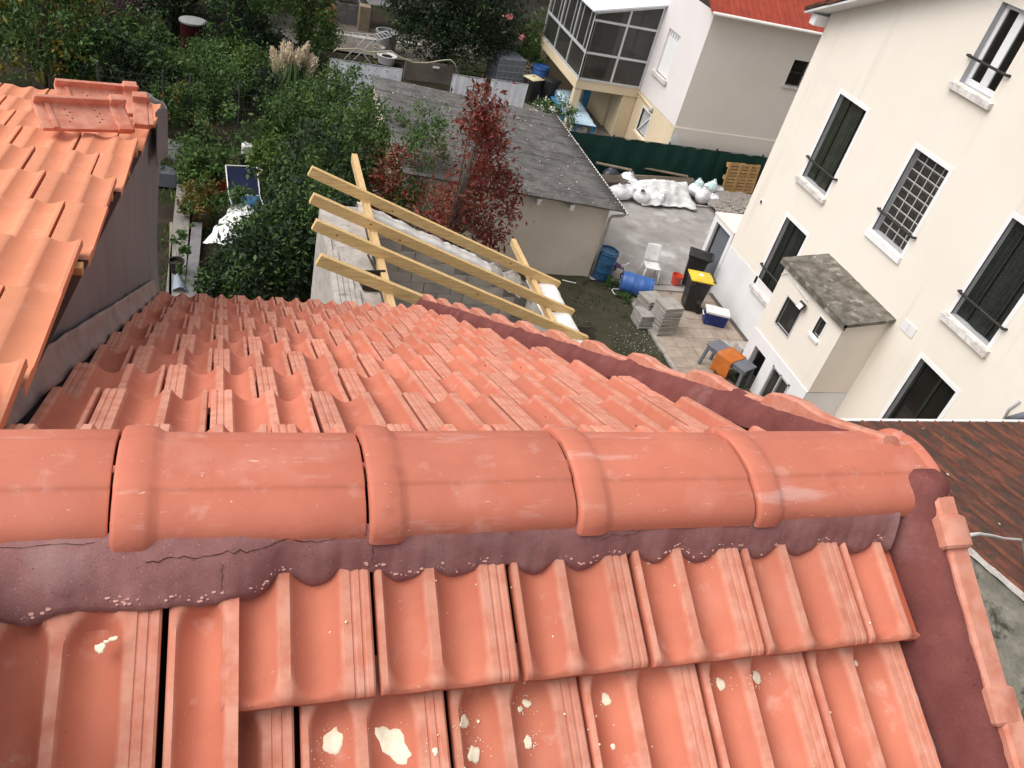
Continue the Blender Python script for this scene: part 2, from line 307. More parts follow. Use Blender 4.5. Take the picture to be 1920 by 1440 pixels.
def wall_holes(mb, rect, holes, top=None, P=None, depth=0.18, rev=None, pad=None):
    """front face of a wall with openings. rect=(a0,a1,z0,z1); P(a,d,z)->point, d = distance inwards; rev collects the reveals."""
    a0, a1, z0, z1 = rect
    A = sorted({a0, a1, *[h[0] for h in holes], *[h[1] for h in holes], *(pad or [])}); top = top or (lambda a: z1)
    for i in range(len(A) - 1):
        p, q = A[i], A[i + 1]; hs_ = sorted([h for h in holes if h[0] <= p + 1e-6 and h[1] >= q - 1e-6], key=lambda h: h[2]); zz = z0
        for h in hs_:
            if h[2] > zz + 1e-6: mb.quad(P(p, 0, zz), P(q, 0, zz), P(q, 0, h[2]), P(p, 0, h[2]))
            zz = h[3]
        mb.quad(P(p, 0, zz), P(q, 0, zz), P(q, 0, top(q)), P(p, 0, top(p)))
    r = rev or mb
    for (p, q, b, t) in holes:
        r.quad(P(p, 0, b), P(p, 0, t), P(p, depth, t), P(p, depth, b)); r.quad(P(q, 0, t), P(q, 0, b), P(q, depth, b), P(q, depth, t))
        r.quad(P(p, 0, t), P(q, 0, t), P(q, depth, t), P(p, depth, t)); r.quad(P(q, 0, b), P(p, 0, b), P(p, depth, b), P(q, depth, b))
    return mb
# ================================================================ the house with the ridge
TH = rad(29.75); YA, ZA = 1.08, 8.93; PW = .254; GAU = .43; TL_ = .50; DEP = .035; TAIL0 = .385
FLAT, T1, RIB, T2 = .052, (.052, .137), (.137, .157), (.157, .233)
def trough(u):                                                  # 0 on the flats .. 1 in the bottom of a trough
    for a, b in (T1, T2):
        if a < u < b: return math.sin(math.pi * (u - a) / (b - a)) ** .72
    return 0.0
def tile_mesh(name, m, ua=0.0, ub=.2462, L=TL_, groove=True, dep=DEP, fade=.16):
    us = [(.0, -.004), (.004, 0), (.013, 0), (.0150, -.0035), (.0185, -.0035), (.0205, 0), (.029, 0), (.031, -.0035), (.0345, -.0035), (.0365, 0), (.050, 0)]
    for a, b in (T1, T2):
        us += [(a + (b - a) * t, 0) for t in (.02, .08, .17, .3, .42, .55, .68, .8, .9, .97)]
        if a == T1[0]: us += [(.1385, 0), (.1555, 0)]
    us += [(.2345, 0), (.2435, -.0005), (.2462, -.005), (.250, -.005)]
    us = [(u, -.0022 if h == -.0035 else h) for u, h in us]
    if not groove: us = [(u, 0 if h == -.0022 else h) for u, h in us]
    us = [q for q in us if ua - 1e-6 <= q[0] <= ub + 1e-6]
    us = [(us[0][0], -.026)] + us + [(us[-1][0], -.026)]
    vs_ = [0, .035, .05, .065, .08, .095, .11, .125, .16, .24, L - .085, L - .062, L - .052, L - .043, L - .034, L - .026, L - .018, L - .011, L - .006, L - .002, L]
    mb = MB(); nu = len(us)
    for j, v in enumerate(vs_ + [L]):
        for i, (u, h) in enumerate(us):
            d = 0.0; edge = i in (0, nu - 1)
            for a, b in (T1, T2):
                if a < u < b:
                    t = (u - a) / (b - a); st = .045 + .040 * abs(2 * t - 1) ** 2.2; k = min(max((v - st) / .035, 0), 1); k = k * k * (3 - 2 * k)
                    en = L - .058 + .030 * (1 - abs(2 * t - 1) ** 2.2); kt = min(max((v - en) / .026, 0), 1); kt = 1 - fade * kt * kt * (3 - 2 * kt); d = trough(u) * dep * k * kt
            hh = h if edge else h - d
            if not edge: hh -= .009 * max(0, (v - (L - .016)) / .016) ** 2
            if j == len(vs_): hh = min(hh - .020, -.026)
            if h == -.0022 and v < .03: hh = 0
            mb.v.append((u, v, hh))
    n = len(vs_) + 1
    for j in range(n - 1):
        for i in range(nu - 1): a = j * nu + i; mb.f.append((a, a + 1, a + nu + 1, a + nu))
    me = mb.mesh(name, m, True)
    try: me.set_sharp_from_angle(angle=.62)
    except Exception: pass
    return me
SLT = .050 / GAU; TILT = math.asin(SLT)
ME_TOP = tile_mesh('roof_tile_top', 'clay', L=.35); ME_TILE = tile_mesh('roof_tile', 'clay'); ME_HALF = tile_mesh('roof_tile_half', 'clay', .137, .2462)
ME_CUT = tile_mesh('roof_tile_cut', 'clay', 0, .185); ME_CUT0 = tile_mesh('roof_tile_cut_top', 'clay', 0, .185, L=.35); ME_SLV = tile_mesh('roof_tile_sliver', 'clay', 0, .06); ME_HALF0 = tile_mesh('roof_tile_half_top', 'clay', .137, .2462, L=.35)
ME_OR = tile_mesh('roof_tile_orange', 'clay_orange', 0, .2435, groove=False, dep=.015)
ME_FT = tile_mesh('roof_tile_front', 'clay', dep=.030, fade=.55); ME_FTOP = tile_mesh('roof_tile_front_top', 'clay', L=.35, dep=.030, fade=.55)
def place(me, parent, joint, tail, side, lift=0.0, th=TH, o=(YA, ZA), jig=.0016, name='roof_tile', L=TL_):
    """joint = x of the tile's u=0 edge, tail = distance of its lower edge down the slope, side +1 = far slope, -1 = near slope"""
    c, s_ = math.cos(th), math.sin(th); d = Vector((0, side * c, -s_)); n = Vector((0, side * s_, c)); u = Vector((side, 0, 0))
    ta = TILT + random.uniform(-.004, .004); dd = d * math.cos(ta) + n * math.sin(ta); nn = n * math.cos(ta) - d * math.sin(ta)
    tailp = Vector((joint, o[0], o[1])) + d * tail + n * (lift + random.uniform(-jig, jig)); org = tailp - dd * L + u * random.uniform(-jig, jig)
    r = random.uniform(-.004, .004); uu = u * math.cos(r) + dd * math.sin(r); dd = dd * math.cos(r) - u * math.sin(r)
    return inst(name, me, parent, basis(org, uu, dd, nn))
def slope_pt(x, s, side, h=0.0, th=TH, o=(YA, ZA)):
    return Vector((x, o[0] + side * (s * math.cos(th) + h * math.sin(th)), o[1] - s * math.sin(th) + h * math.cos(th)))

XL, XR = -.475, 1.56
house = thing('tiled_house', 'house with the salmon clay ridge and roof tiles in the foreground', 'house', (.57, .6, 0))
mb = MB(); mb.box((XL, -1.9, 0), (1.50, 4.85, 6.35)); mb.build('house_wall', 'cement', house)
mb = MB(); mb.prism([(1.44, -1.7, 6.3), (1.44, 4.7, 6.3), (1.44, YA, ZA - .14)], (.055, 0, 0)); mb.build('gable_wall', 'cement', house)
decks = {}
for side, n in ((1, 'rear_roof_deck'), (-1, 'front_roof_deck')):
    mb = MB(); e = 4.95 if side > 0 else 3.3
    a = [slope_pt(x, s, side, -.115) for s in (0.0, e) for x in (XL + .01, 1.47)]
    mb.prism([a[0], a[1], a[3], a[2]], (0, 0, -.05)); decks[side] = mb.build(n, 'deck', house)
# far slope: broken bond, eleven courses
for k in range(11):
    tail = TAIL0 + GAU * k; off = .109 if k % 2 == 0 else .109 + PW / 2
    for i in range(-4, 8):
        x = off + PW * i
        if x + .250 < XL + .03 or x > 1.36: continue
        if x < XL - .001:
            if x + .137 > XL - .03: place(ME_HALF, decks[1], x, tail, 1) if k else place(ME_HALF0, decks[1], x, tail, 1, L=.35)
            continue
        if x + .25 > 1.50: 
            continue
        place(ME_TOP, decks[1], x, tail, 1, L=.35) if k == 0 else place(ME_TILE, decks[1], x, tail, 1)
    xe = off + PW * math.floor((1.50 - .25 - off) / PW) + PW
    if xe >= 1.33: place(ME_SLV, decks[1], xe, tail, 1) if k else None
    if xe < 1.33:                                              # cut tile against the verge
        place(ME_CUT, decks[1], xe, tail, 1) if k else place(ME_CUT0, decks[1], xe, tail, 1, L=.35)
# near slope
def fjoint(k): return 1.283 if k % 2 == 0 else 1.283 + .127
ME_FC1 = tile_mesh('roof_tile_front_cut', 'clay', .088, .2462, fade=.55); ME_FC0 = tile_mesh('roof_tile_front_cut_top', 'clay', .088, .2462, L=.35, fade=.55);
for k in range(7):
    tail = TAIL0 + .009 + GAU * k
    for i in range(7):
        x = fjoint(k) - .2565 * i
        if x - .25 < -.02: break
        place(ME_FTOP, decks[-1], x, tail, -1, L=.35) if k == 0 else place(ME_FT, decks[-1], x, tail, -1)
    if k % 2 == 0: place(ME_FC1, decks[-1], 1.283 + .2565, tail, -1) if k else place(ME_FC0, decks[-1], 1.283 + .2565, tail, -1, L=.35)
    if k % 2 == 1: place(ME_CUT, decks[-1], fjoint(k) - .2565 * 5, tail, -1, -.004)
for k in range(6):                                             # the raised columns at the left, laid a little further down
    place(ME_HALF, decks[-1], .045 + .130, .655 + GAU * k, -1, .032)
    place(ME_TILE, decks[-1], -.080, .665 + GAU * k, -1, .032)
    place(ME_TILE, decks[-1], -.080 - .2565, .660 + GAU * k, -1, .032)

# ridge tiles with a raised band and a collar at the left end
def cap_mesh(name, x0, x1, collar=.062, endrim=False):
    mb = MB(); hw, hh = .128, .071
    xs = [(0, .003), (.003, .0085), (.008, .0105), (.03, .0112), (collar - .014, .0105), (collar - .005, .0075), (collar + .004, .0012), (collar + .012, 0)]
    ln = x1 - x0; xs += [(ln * .4, 0), (ln * .7, 0)] + ([(ln - .075, 0), (ln - .070, -.006), (ln - .020, -.006), (ln - .014, .004), (ln, .006), (ln, -.004)] if endrim else [(ln - .006, 0), (ln - .002, -.002)])
    half = [0, 5, 11, 18, 26, 34, 43, 52, 58, 60.5, 62, 62.8, 63.5, 64.2, 65, 66.5, 69, 74, 79, 84]
    AN = [rad(q) for q in half] + [rad(90)] + [rad(180 - q) for q in reversed(half)]
    na = len(AN) - 1
    for x, e in xs:
        for k in range(na + 1):
            a = AN[k]; y, z = -hw * math.cos(a), hh * math.sin(a) ** .78
            band = .0050 / (1 + math.exp((abs(math.degrees(a) - 90) - 26.5) / 1.2)); band = band if e < .004 else .45 * band
            nl = math.hypot(y / hw, z / hh); r = e + band
            wob = .0012 * nz(x * 9, y * 14, z * 14 + x0 * 5)
            mb.v.append((x, y * (1 + (r + wob) / hw), z * (1 + (r + wob) / hh)))
    for i in range(len(xs) - 1):
        for k in range(na): a = i * (na + 1) + k; mb.f.append((a, a + na + 1, a + na + 2, a + 1))
    b = len(mb.v)                                              # inner skin so that the ends show clay thickness
    for i in (0, len(xs) - 1):
        for k in range(na + 1):
            x, y, z = mb.v[i * (na + 1) + k]; mb.v.append((x, y * .88, z * .86))
    for q, i in enumerate((0, len(xs) - 1)):
        for k in range(na):
            a, c = i * (na + 1) + k, b + q * (na + 1) + k; f = (a, a + 1, c + 1, c); mb.f.append(f if q == 0 else f[::-1])
    for k in range(na): c, d = b + k, b + na + 1 + k; mb.f.append((c, c + 1, d + 1, d))
    me = mb.mesh(name, 'clay_ridge', True)
    try: me.set_sharp_from_angle(angle=.75)
    except Exception: pass
    return me
CX = [-.972, -.565, -.158, .251, .648, 1.046, 1.560]
for i in range(6):
    last = i == 5; ln = CX[i + 1] - CX[i]
    me = cap_mesh('ridge_tile', CX[i], CX[i] + ln - (.003 if not last else 0), endrim=last)
    m = Matrix.Translation((CX[i], YA + [0, .004, .002, 0, -.002, 0][i], ZA - .057 + [0, 0, -.002, .001, .002, 0][i])) @ Matrix.Rotation([0, .006, -.004, .003, -.008, .006][i], 4, 'Z') @ Matrix.Rotation([0, 0, .004, -.003, .002, .0][i], 4, 'Y')
    inst('ridge_tile', me, house, m)

# bedding mortar between the ridge and the near slope, scalloped into the troughs
def front_surface(x, s):                                       # height of the first course over the slope plane
    k = min(max((.12 - x) / .14, 0), 1); k = k * k * (3 - 2 * k)
    u = (-.080 - x) % .2565 if x < -.080 else max(0, .182 - x)
    u2 = (1.283 - x) % .2565; return k * (-.006 - .3 * DEP * trough(u)) + (1 - k) * (-(TAIL0 - s) * SLT - DEP * trough(u2)), k * .35 * trough(u) + (1 - k) * trough(u2)
mb = MB(); nx, ns = 330, 16
def mort(a, t):
    x = -.46 + a * (1.43 + .46); hs_, tr = front_surface(x, .2)
    wob = .009 * nz(x * 13, 3) + .004 * nz(x * 47, 9) + .002 * nz(x * 130, 5)
    kl = min(max((.13 - x) / .16, 0), 1); lo = .178 + .020 * tr + wob + (.040 + .014 * nz(x * 9, 1)) * kl * kl * (3 - 2 * kl) + .008 * nz(x * 3, 2)
    s0 = .112; tt = min(t / .88, 1.0); s = s0 + (lo - s0) * tt
    h0 = .030; hsf = front_surface(x, lo)[0]; h1 = hsf + .003 + .62 * DEP * tr * (1 if x > .02 else .3)
    h = h0 + (h1 - h0) * tt ** 1.15 + .006 * math.sin(math.pi * tt) + .0014 * nz(x * 40, s * 40, 2) + .0007 * nz(x * 130, s * 130, 4)
    if t > .89: q = (t - .88) / .12; s += .007 * q; h = h1 + (hsf - .006 - h1) * q ** 1.6
    return slope_pt(x, s, -1, h)
mb.grid(nx, ns, mort, flip=True); mb.build('ridge_mortar', 'mortar', house, smooth=True)
fl = MB()
for i in range(330):                                           # pale crust along both edges of the mortar
    x = random.uniform(-.40, 1.41); t_ = random.choice([.02, .84, .86, .80]) + random.uniform(-.03, .03)
    if nz(x * 8, 4) < (-.05 if t_ > .5 else .10): continue
    p = Vector(mort((x + .46) / 1.89, max(0, min(.87, t_)))); r = random.uniform(.0006, .0030); e_ = random.uniform(.5, 2.2)
    n_ = Vector((0, -.6, .8)); u_ = Vector((1, 0, 0)); v_ = n_.cross(u_); fl.add([p + n_ * .0012 + u_ * r * e_ * math.cos(k * 1.05) * random.uniform(.6, 1.2) + v_ * r * math.sin(k * 1.05) * random.uniform(.6, 1.2) for k in range(6)], [tuple(range(6))])
struct(fl.build('pale_crust', 'lime_dust', house), 'stuff')
def crack(pts, w=.0008):
    P_ = [Vector(mort((x + .46) / 1.89, t)) + Vector((0, -.0006, .0010)) for x, t in pts]; mb = MB()
    for i in range(len(P_) - 1): mb.tube([P_[i], P_[i + 1]], w * random.uniform(.4, 1.0), 4)
    mb.build('mortar_crack', 'deck', house)
crack([(-.105 + i * .0095, .38 - .004 * i + .05 * nz(i * .9, 2) + .03 * nz(i * 3.1, 7)) for i in range(38)])
crack([(.01 + .004 * nz(i * .8, 1), .46 + .05 * i) for i in range(8)], .0005); crack([(.26 + .003 * nz(i * 1.2, 5), .40 + .06 * i) for i in range(7)], .0005); crack([(-.36 + i * .02, .12 + .04 * nz(i * .7, 9)) for i in range(10)], .0005); crack([(.70 + i * .012, .5 + .08 * nz(i * .8, 3)) for i in range(8)], .0005)
# mortar on the far side of the ridge, mostly hidden
mb = MB()
mb.grid(60, 4, lambda a, t: slope_pt(-.46 + a * 1.95, .09 + .07 * t + .004 * nz(a * 30, t), 1, .035 - .07 * t)); mb.build('ridge_mortar', 'mortar', house, smooth=True)

# verge at the right: mortar fillet and shaped verge tiles, near side
VT = 'verge_tile'
def vm_front(a, t):
    s = .035 + a * 3.0; w = .012 * nz(s * 11, 1) + .005 * nz(s * 37, 2)
    lap = ((s - (TAIL0 + .009)) % GAU) / GAU
    xi = 1.428 + .046 * lap + .5 * w; xo = 1.518 + .004 * nz(s * 25, 8); x = xi + (xo - xi) * t
    h0 = -.006; h1 = .038 + .003 * nz(s * 18, 7); h = h0 + (h1 - h0) * t ** .8 + .016 * math.sin(math.pi * t) + .003 * nz(s * 40, t * 5, 3)
    if s < .16: k = min(1, (.16 - s) / .09); k = k * k * (3 - 2 * k); h += .034 * k * math.sin(math.pi * (.2 + t * .62)) + .006 * nz(s * 40, t * 4, 1); xo += .045 * k; x = xi + (xo - xi) * t; h -= .03 * max(0, (.06 - s) / .025)
    if t == 0: h -= .06; x -= .008
    return slope_pt(x, s, -1, h)
mb = MB(); mb.grid(150, 9, vm_front, flip=False); mb.build('verge_mortar', 'mortar_red', house, smooth=True)
def verge_mesh(name, ln, side, m='clay'):
    """box-like verge tile: a top strip, an outer cheek and a collar at the lower end; local x = outwards, y = down the slope"""
    mb = MB(); prof = lambda g: [(-.004 - g, -.03), (-.004 - g, .040 + g), (.004, .046 + g), (.050, .044 + g), (.059 + g, .036 + g), (.064 + g, -.13)]
    st = [(0, 0), (.012, .0), (ln - .075, 0), (ln - .068, .008), (ln - .006, .008), (ln, .003)]
    for y, g in st:
        for x, z in prof(g): mb.v.append((x, y, z))
    n = 6
    for j in range(len(st) - 1):
        for i in range(n - 1): a = j * n + i; mb.f.append((a, a + 1, a + n + 1, a + n) if side < 0 else (a + n, a + n + 1, a + 1, a))
    for j in (0, len(st) - 1):
        mb.f.append(tuple(j * n + i for i in range(n)))
    me = mb.mesh(name, m, True)
    try: me.set_sharp_from_angle(angle=.5)
    except Exception: pass
    return me
MV = verge_mesh('verge_tile', .375, -1)
c, s_ = math.cos(TH), math.sin(TH)
for k in range(7):
    s = .165 - .30 + k * .355 if k else -.01
    if k == 0: mm = verge_mesh('verge_tile_head', .115, -1)
    else: mm = MV
    s0 = 0.105 if k == 0 else .205 + (k - 1) * .345
    o = slope_pt(1.510 + .0055 * (k % 2) + (.012 if k > 1 else 0), s0, -1, .012 - .007 * (k % 2))
    inst(VT, mm, house, basis(o, Vector((1, 0, 0)), Vector((0, -c, -s_)), Vector((0, -s_, c))) @ Matrix.Rotation(random.uniform(-.006, .006), 4, 'Z'))
# far side verge: mortar wall and verge tiles whose collars stand up as humps
def vm_rear(a, t):
    s = .10 + a * 4.75; w = .012 * nz(s * 9, 1) + .006 * nz(s * 31, 2); lump = max(0, nz(s * 7.3, 5)) * .02
    x = 1.422 + w + (.048 - w) * t ** 1.4; h = -.035 + .080 * t ** .55 + lump * t + .004 * nz(s * 30, t * 6)
    return slope_pt(x, s, 1, h)
mb = MB(); mb.grid(200, 7, vm_rear); mb.build('verge_mortar', 'mortar_red', house, smooth=True)
def verge_rear_mesh():
    mb = MB(); ln = .47; st = [(0, .0), (.10, .002), (.20, .006), (.26, .016), (.31, .030), (.38, .036), (.43, .034), (.455, .024), (.468, .008), (.470, 0)]
    n = 6
    for y, g in st:
        for x, z in [(-.010, -.01), (-.008, .050 + g), (.0, .056 + g), (.030, .054 + g), (.042, .044 + g), (.046, -.12)]: mb.v.append((x, y, z))
    for j in range(len(st) - 1):
        for i in range(n - 1): a = j * n + i; mb.f.append((a, a + 1, a + n + 1, a + n)[::-1])
    mb.f.append(tuple(range(n))); mb.f.append(tuple((len(st) - 1) * n + i for i in range(n)))
    me = mb.mesh('verge_tile_rear', 'clay', True)
    try: me.set_sharp_from_angle(angle=.6)
    except Exception: pass
    return me
MVR = verge_rear_mesh()
for k in range(11):
    o = slope_pt(1.468 + random.uniform(-.003, .003), .02 + GAU * k, 1, -.006)
    ob = inst(VT, MVR, house, basis(o, Vector((1, 0, 0)), Vector((0, c, -s_)), Vector((0, s_, c))) @ Matrix.Rotation(-.018, 4, 'X'))

# splashes of cream foam / lime on the near tiles
def splash(x, s, r, seed, el=1.0, rot=0.0, base=None):
    """flat irregular blob lying on the tile at (x, s)"""
    row = 0 if s < TAIL0 else 1; j = fjoint(row)
    mb = MB(); n = 22; rings = [1.0, .92, .6, .25]
    tail = TAIL0 + .009 + GAU * row
    for q, rr in enumerate(rings):
        for k in range(n):
            a = 2 * math.pi * k / n; rad_ = r * (1 + .42 * nz(math.cos(a) * 1.6 + seed, math.sin(a) * 1.6, seed * .7) + .2 * nz(math.cos(a) * 4 + seed, math.sin(a) * 4, 3)) * rr
            dx, ds = rad_ * math.cos(a), rad_ * math.sin(a) * el; dx, ds = dx * math.cos(rot) - ds * math.sin(rot), dx * math.sin(rot) + ds * math.cos(rot)
            X, S = x + dx, s + ds; u = (j - X) % .2565
            kk = min(max((S - (tail - TL_) - .055) / .035, 0), 1); h = (.0275 - DEP * trough((-.080 - X) % .2565) * .95) if X < -.080 else (-(tail - S) * SLT - .0295 * trough(u) * kk)
            hh = [-.0015, .0010, .0018, .0021][q] * (1 + .3 * nz(X * 200, S * 200)); mb.v.append(tuple(slope_pt(X, S, -1, h + hh)))
    for q in range(3):
        for k in range(n): mb.f.append((q * n + k, q * n + (k + 1) % n, (q + 1) * n + (k + 1) % n, (q + 1) * n + k)[::-1])
    mb.f.append(tuple(3 * n + k for k in reversed(range(n))))
    return mb.build('lime_splash', 'lime', decks[-1], smooth=True)
def FPX(px, py, off=0.0):
    r = _ray(px, py); n = np.array([0, -math.sin(TH), math.cos(TH)]); p0 = np.array([0, YA, ZA]); t = (n @ (p0 - CAM) + off) / (n @ r); q = CAM + r * t
    return q[0], (YA - q[1]) / math.cos(TH)
for i, (px, py, r, el, rot) in enumerate([(632, 1405, .017, 1.2, .2), (745, 1412, .022, 1.7, -.5), (883, 1368, .0105, 1.15, 0), (913, 1367, .003, 1, 0), (903, 1432, .014, .9, .2), (1008, 1333, .009, .8, .4), (994, 1343, .006, .8, .3), (1008, 1408, .008, 1.5, 0),
        (1160, 1326, .009, 1.3, 0), (1170, 1415, .005, 1.2, 0), (1380, 1293, .0095, 1.4, .3), (1448, 1281, .0135, .9, .2), (1637, 1253, .007, .95, 0), (822, 1425, .005, 1.4, 0), (1000, 1292, .002, 1, 0)]):
    x, s = FPX(px, py, -.022); splash(x, s, r, i * 3.7 + 1, el, rot)
for i, (px, py, r, el, rot) in enumerate([(186, 1205, .0075, 1.2, 0), (197, 1193, .005, .6, .1), (208, 1189, .005, .6, .1), (216, 1188, .0045, .8, 0)]):
    x, s = FPX(px, py, .012); splash(x, s, r, i * 2.1 + 70, el, rot)
for i, (px, py, r, el) in enumerate([(1215, 1062, .013, .28), (1232, 1059, .010, .3), (1305, 1058, .012, .36), (1322, 1052, .011, .36), (1340, 1047, .010, .4), (1420, 1043, .010, .36), (1432, 1047, .008, .4), (1443, 1042, .010, .3), (1628, 1030, .006, .6), (1355, 1022, .008, .5), (1372, 1018, .006, .6)]):
    x, s = FPX(px, py, -.016); splash(x, s, r, i * 1.7 + 40, el, -.15)
sp_ = MB()
for (px, py, sd_) in [(632, 1405, 26), (745, 1412, 34), (883, 1368, 14), (905, 1430, 20), (1004, 1338, 12), (1008, 1408, 12), (1160, 1326, 8), (1380, 1293, 12), (1448, 1281, 14), (190, 1198, 10), (1320, 1055, 26), (1225, 1060, 18), (1430, 1045, 18)]:
    for q in range(26):
        x, s = FPX(px + random.gauss(0, sd_), py + random.gauss(0, sd_), -.02); row = 0 if s < TAIL0 else 1; tail = TAIL0 + .009 + GAU * row; u = (fjoint(row) - x) % .2565; kk = min(max((s - (tail - TL_) - .055) / .035, 0), 1)
        if s < .20 or x < .05: continue
        p = slope_pt(x, s, -1, -(tail - s) * SLT - .030 * trough(u) * kk); r = random.uniform(.0004, .0013); sp_.lathe(p, [(r, -.0005), (r * .8, .0006)], 6)
struct(sp_.build('lime_specks', 'lime', decks[-1]), 'stuff')
# small crumbs of mortar
mb = MB()
for i in range(46):
    x, s = random.uniform(.1, 1.4), random.choice([random.uniform(.21, .38), random.uniform(.42, .8)]); u = (1.283 + (0 if s < TAIL0 else .127) - x) % .2565; row = 0 if s < TAIL0 else 1
    p = slope_pt(x, s, -1, -(TAIL0 + GAU * row - s) * SLT - DEP * trough(u)); r = random.uniform(.0010, .0026)
    mb.lathe(p, [(.3 * r, -r), (r, 0), (.5 * r, r)], 6)
struct(mb.build('mortar_crumbs', 'lime', decks[-1]), 'stuff')
mb = MB()
for i in range(12):
    x, s = random.uniform(-.2, 1.3), random.uniform(.3, 2.2); p = slope_pt(x, s, 1, -.012); r = random.uniform(.0015, .0035)
    mb.lathe(p, [(.3 * r, -r), (r, 0), (.5 * r, r)], 6, 1, random.uniform(1, 2))
struct(mb.build('mortar_crumbs', 'mortar_red', decks[1]), 'stuff')

# ================================================================ taller roof on the left
THL = rad(14.3); OL = (1.3, 8.84); LG = .465
lh = thing('neighbouring_house', 'taller house at the left edge with bright orange tiles and dark membrane wall', 'house', (-2.0, 3.0, 0))
mb = MB(); mb.box((-4.0, -1.0, 0), (-.49, 5.86, 7.40)); mb.build('house_wall', 'deck', lh)
mb = MB(); mb.prism([(-.49, -1.0, 7.3), (-.49, 5.86, 7.3), (-.49, 5.86, 7.55), (-.49, -1.0, 9.30)], (-3.5, 0, 0)); mb.build('wall_head', 'deck', lh)
mb = MB(); a = [slope_pt(x, s, 1, -.10, THL, OL) for s in (-2.2, 4.25) for x in (-4.0, -.43)]
mb.prism([a[0], a[1], a[3], a[2]], (0, 0, -.06)); ldeck = mb.build('roof_deck', 'deck', lh)
for k in range(-5, 10):
    tail = .30 + LG * k; half = k % 2; XE = -.402 + .042 * min(1.2, max(0, 2.1 - (OL[0] + tail)))
    for i in range(0, 9):
        x = XE - .250 - PW * i - (half * .117)
        if x < -2.6: continue
        place(ME_OR, ldeck, x, tail - .0, 1, 0, THL, OL)
    if half:
        if k == -5: ME_OH = tile_mesh('roof_tile_orange_half', 'clay_orange', 0, .1137 + .02, groove=False, dep=.015)
        place(ME_OH, ldeck, XE - .117 + .0 , tail, 1, 0, THL, OL)
for k in range(-4, 10):                                        # batten ends under the cut edge
    p = slope_pt(-.50, .16 + LG * k, 1, -.062, THL, OL)
    mb = MB(); mb.box((-.62, p.y - .018, p.z - .004), (-.398 + random.uniform(-.012, .012), p.y + .018, p.z + .022)); mb.build('batten', 'batten', lh, bev=.002)
# bituminous membrane hanging down the wall with folds
def memb(a, t):
    y = .6 + a * 5.6; top = 8.84 - (y - 1.3) * math.tan(THL) - .13
    bul = .055 * max(0, (y - 4.6) / 1.3) ** 2 * math.exp(-((t - .05) / .14) ** 2)
    x = -.456 + .012 * nz(y * 2.1, t * 1.2) + .016 * nz(y * 3.3 + t * 1.5, t * 2.2, 5) + .012 * nz(y * 6 - t * 3, t * 5, 8) + .004 * nz(y * 17 - t * 9, t * 14, 3) + bul
    if a > .93: k = (a - .93) / .07; x -= .10 * k * k; 
    return Vector((x, y, top + (4.5 - top) * t))
mb = MB(); mb.grid(110, 40, memb, flip=True); mb.build('wall_membrane', 'membrane', lh, smooth=True)
mb = MB(); mb.grid(20, 14, lambda a, t: Vector((-.40 + .05 * math.sin(a * 3.1) - .25 * max(0, a - .4), 5.30 + a * .72 + .03 * math.sin(t * 5), 7.80 - a * .16 - t * (.34 - .1 * a) + .03 * nz(a * 4, t * 4))), flip=True)
mb.build('membrane_flap', 'membrane', lh, smooth=True, solid=.004)
mb = MB()
def flash(a, t):
    y = 1.15 + a * 4.05; b = ZA - (y - YA) * math.tan(TH); return Vector((-.436 + .030 * (1 - t) ** 2 + .006 * nz(y * 6, t * 2), y, b - .03 + .115 * t + .010 * nz(y * 3, 4)))
mb.grid(70, 6, flash, flip=True); mb.build('flashing', 'flashing', lh, smooth=True, solid=.003)

# loose verge tiles lying on the far end of that roof
def loose_verge(label, corners, off, tilt, group='loose tiles on the left roof'):
    def LPp(px, py):
        r = _ray(px, py); n = np.array([0, math.sin(THL), math.cos(THL)]); t = (n @ (np.array([0, OL[0], OL[1]]) - CAM) + off) / (n @ r); return Vector(CAM + r * t)
    a, b = LPp(*corners[0]), LPp(*corners[1]); d = (b - a); ln = d.length; d.normalize(); n = Vector((0, math.sin(THL), math.cos(THL))); up = (n * math.cos(tilt) + d.cross(n) * math.sin(tilt) * -1)
    up = Matrix.Rotation(tilt, 3, d) @ n; w = up.cross(d)
    M = basis(a, d, w, up); t = thing('loose_verge_tile', label, 'roof tile', a, 0, group)
    T = lambda pts: [M @ Vector(p) for p in pts]
    mb = MB(); prof = [(0, 0), (0, .022), (.145, .022), (.150, .062), (.166, .062), (.168, .0)]
    mb.prism(T([(0, y, z) for y, z in prof]), d * ln); mb.build('body', 'clay', t, bev=.003)
    mb = MB(); pc = [(-.006, .0), (-.006, .036), (.136, .036), (.140, .078), (.176, .078), (.178, 0)]
    mb.prism(T([(ln - .085, y, z) for y, z in pc]), d * .072); mb.build('collar', 'clay', t, bev=.004)
    mb = MB(); mb.prism(T([(.045, y, z) for y, z in [(0, .022), (0, .034), (.144, .034), (.144, .022)]]), d * .022); mb.build('lug', 'clay', t, bev=.003)
    mb = MB()
    for x0 in (.13, ln - .16):
        for q in range(5): mb.lathe(M @ Vector((x0 + .018 * (q % 2), .045 + .018 * q, .0215)), [(.0045, -.002), (.0045, .0015)], 8)
    mb.build('nail_hole', 'clay_dark', t)
    return t
loose_verge('salmon verge tile with nail holes propped up nearest the roof edge', ((80, 246), (252, 250)), .012, rad(40))
loose_verge('salmon verge tile lying close behind the one with nail holes', ((112, 210), (268, 220)), .012, rad(46))
t = loose_verge('short end of a verge tile wedged upright at the roof corner', ((262, 240), (284, 242)), .01, rad(40))
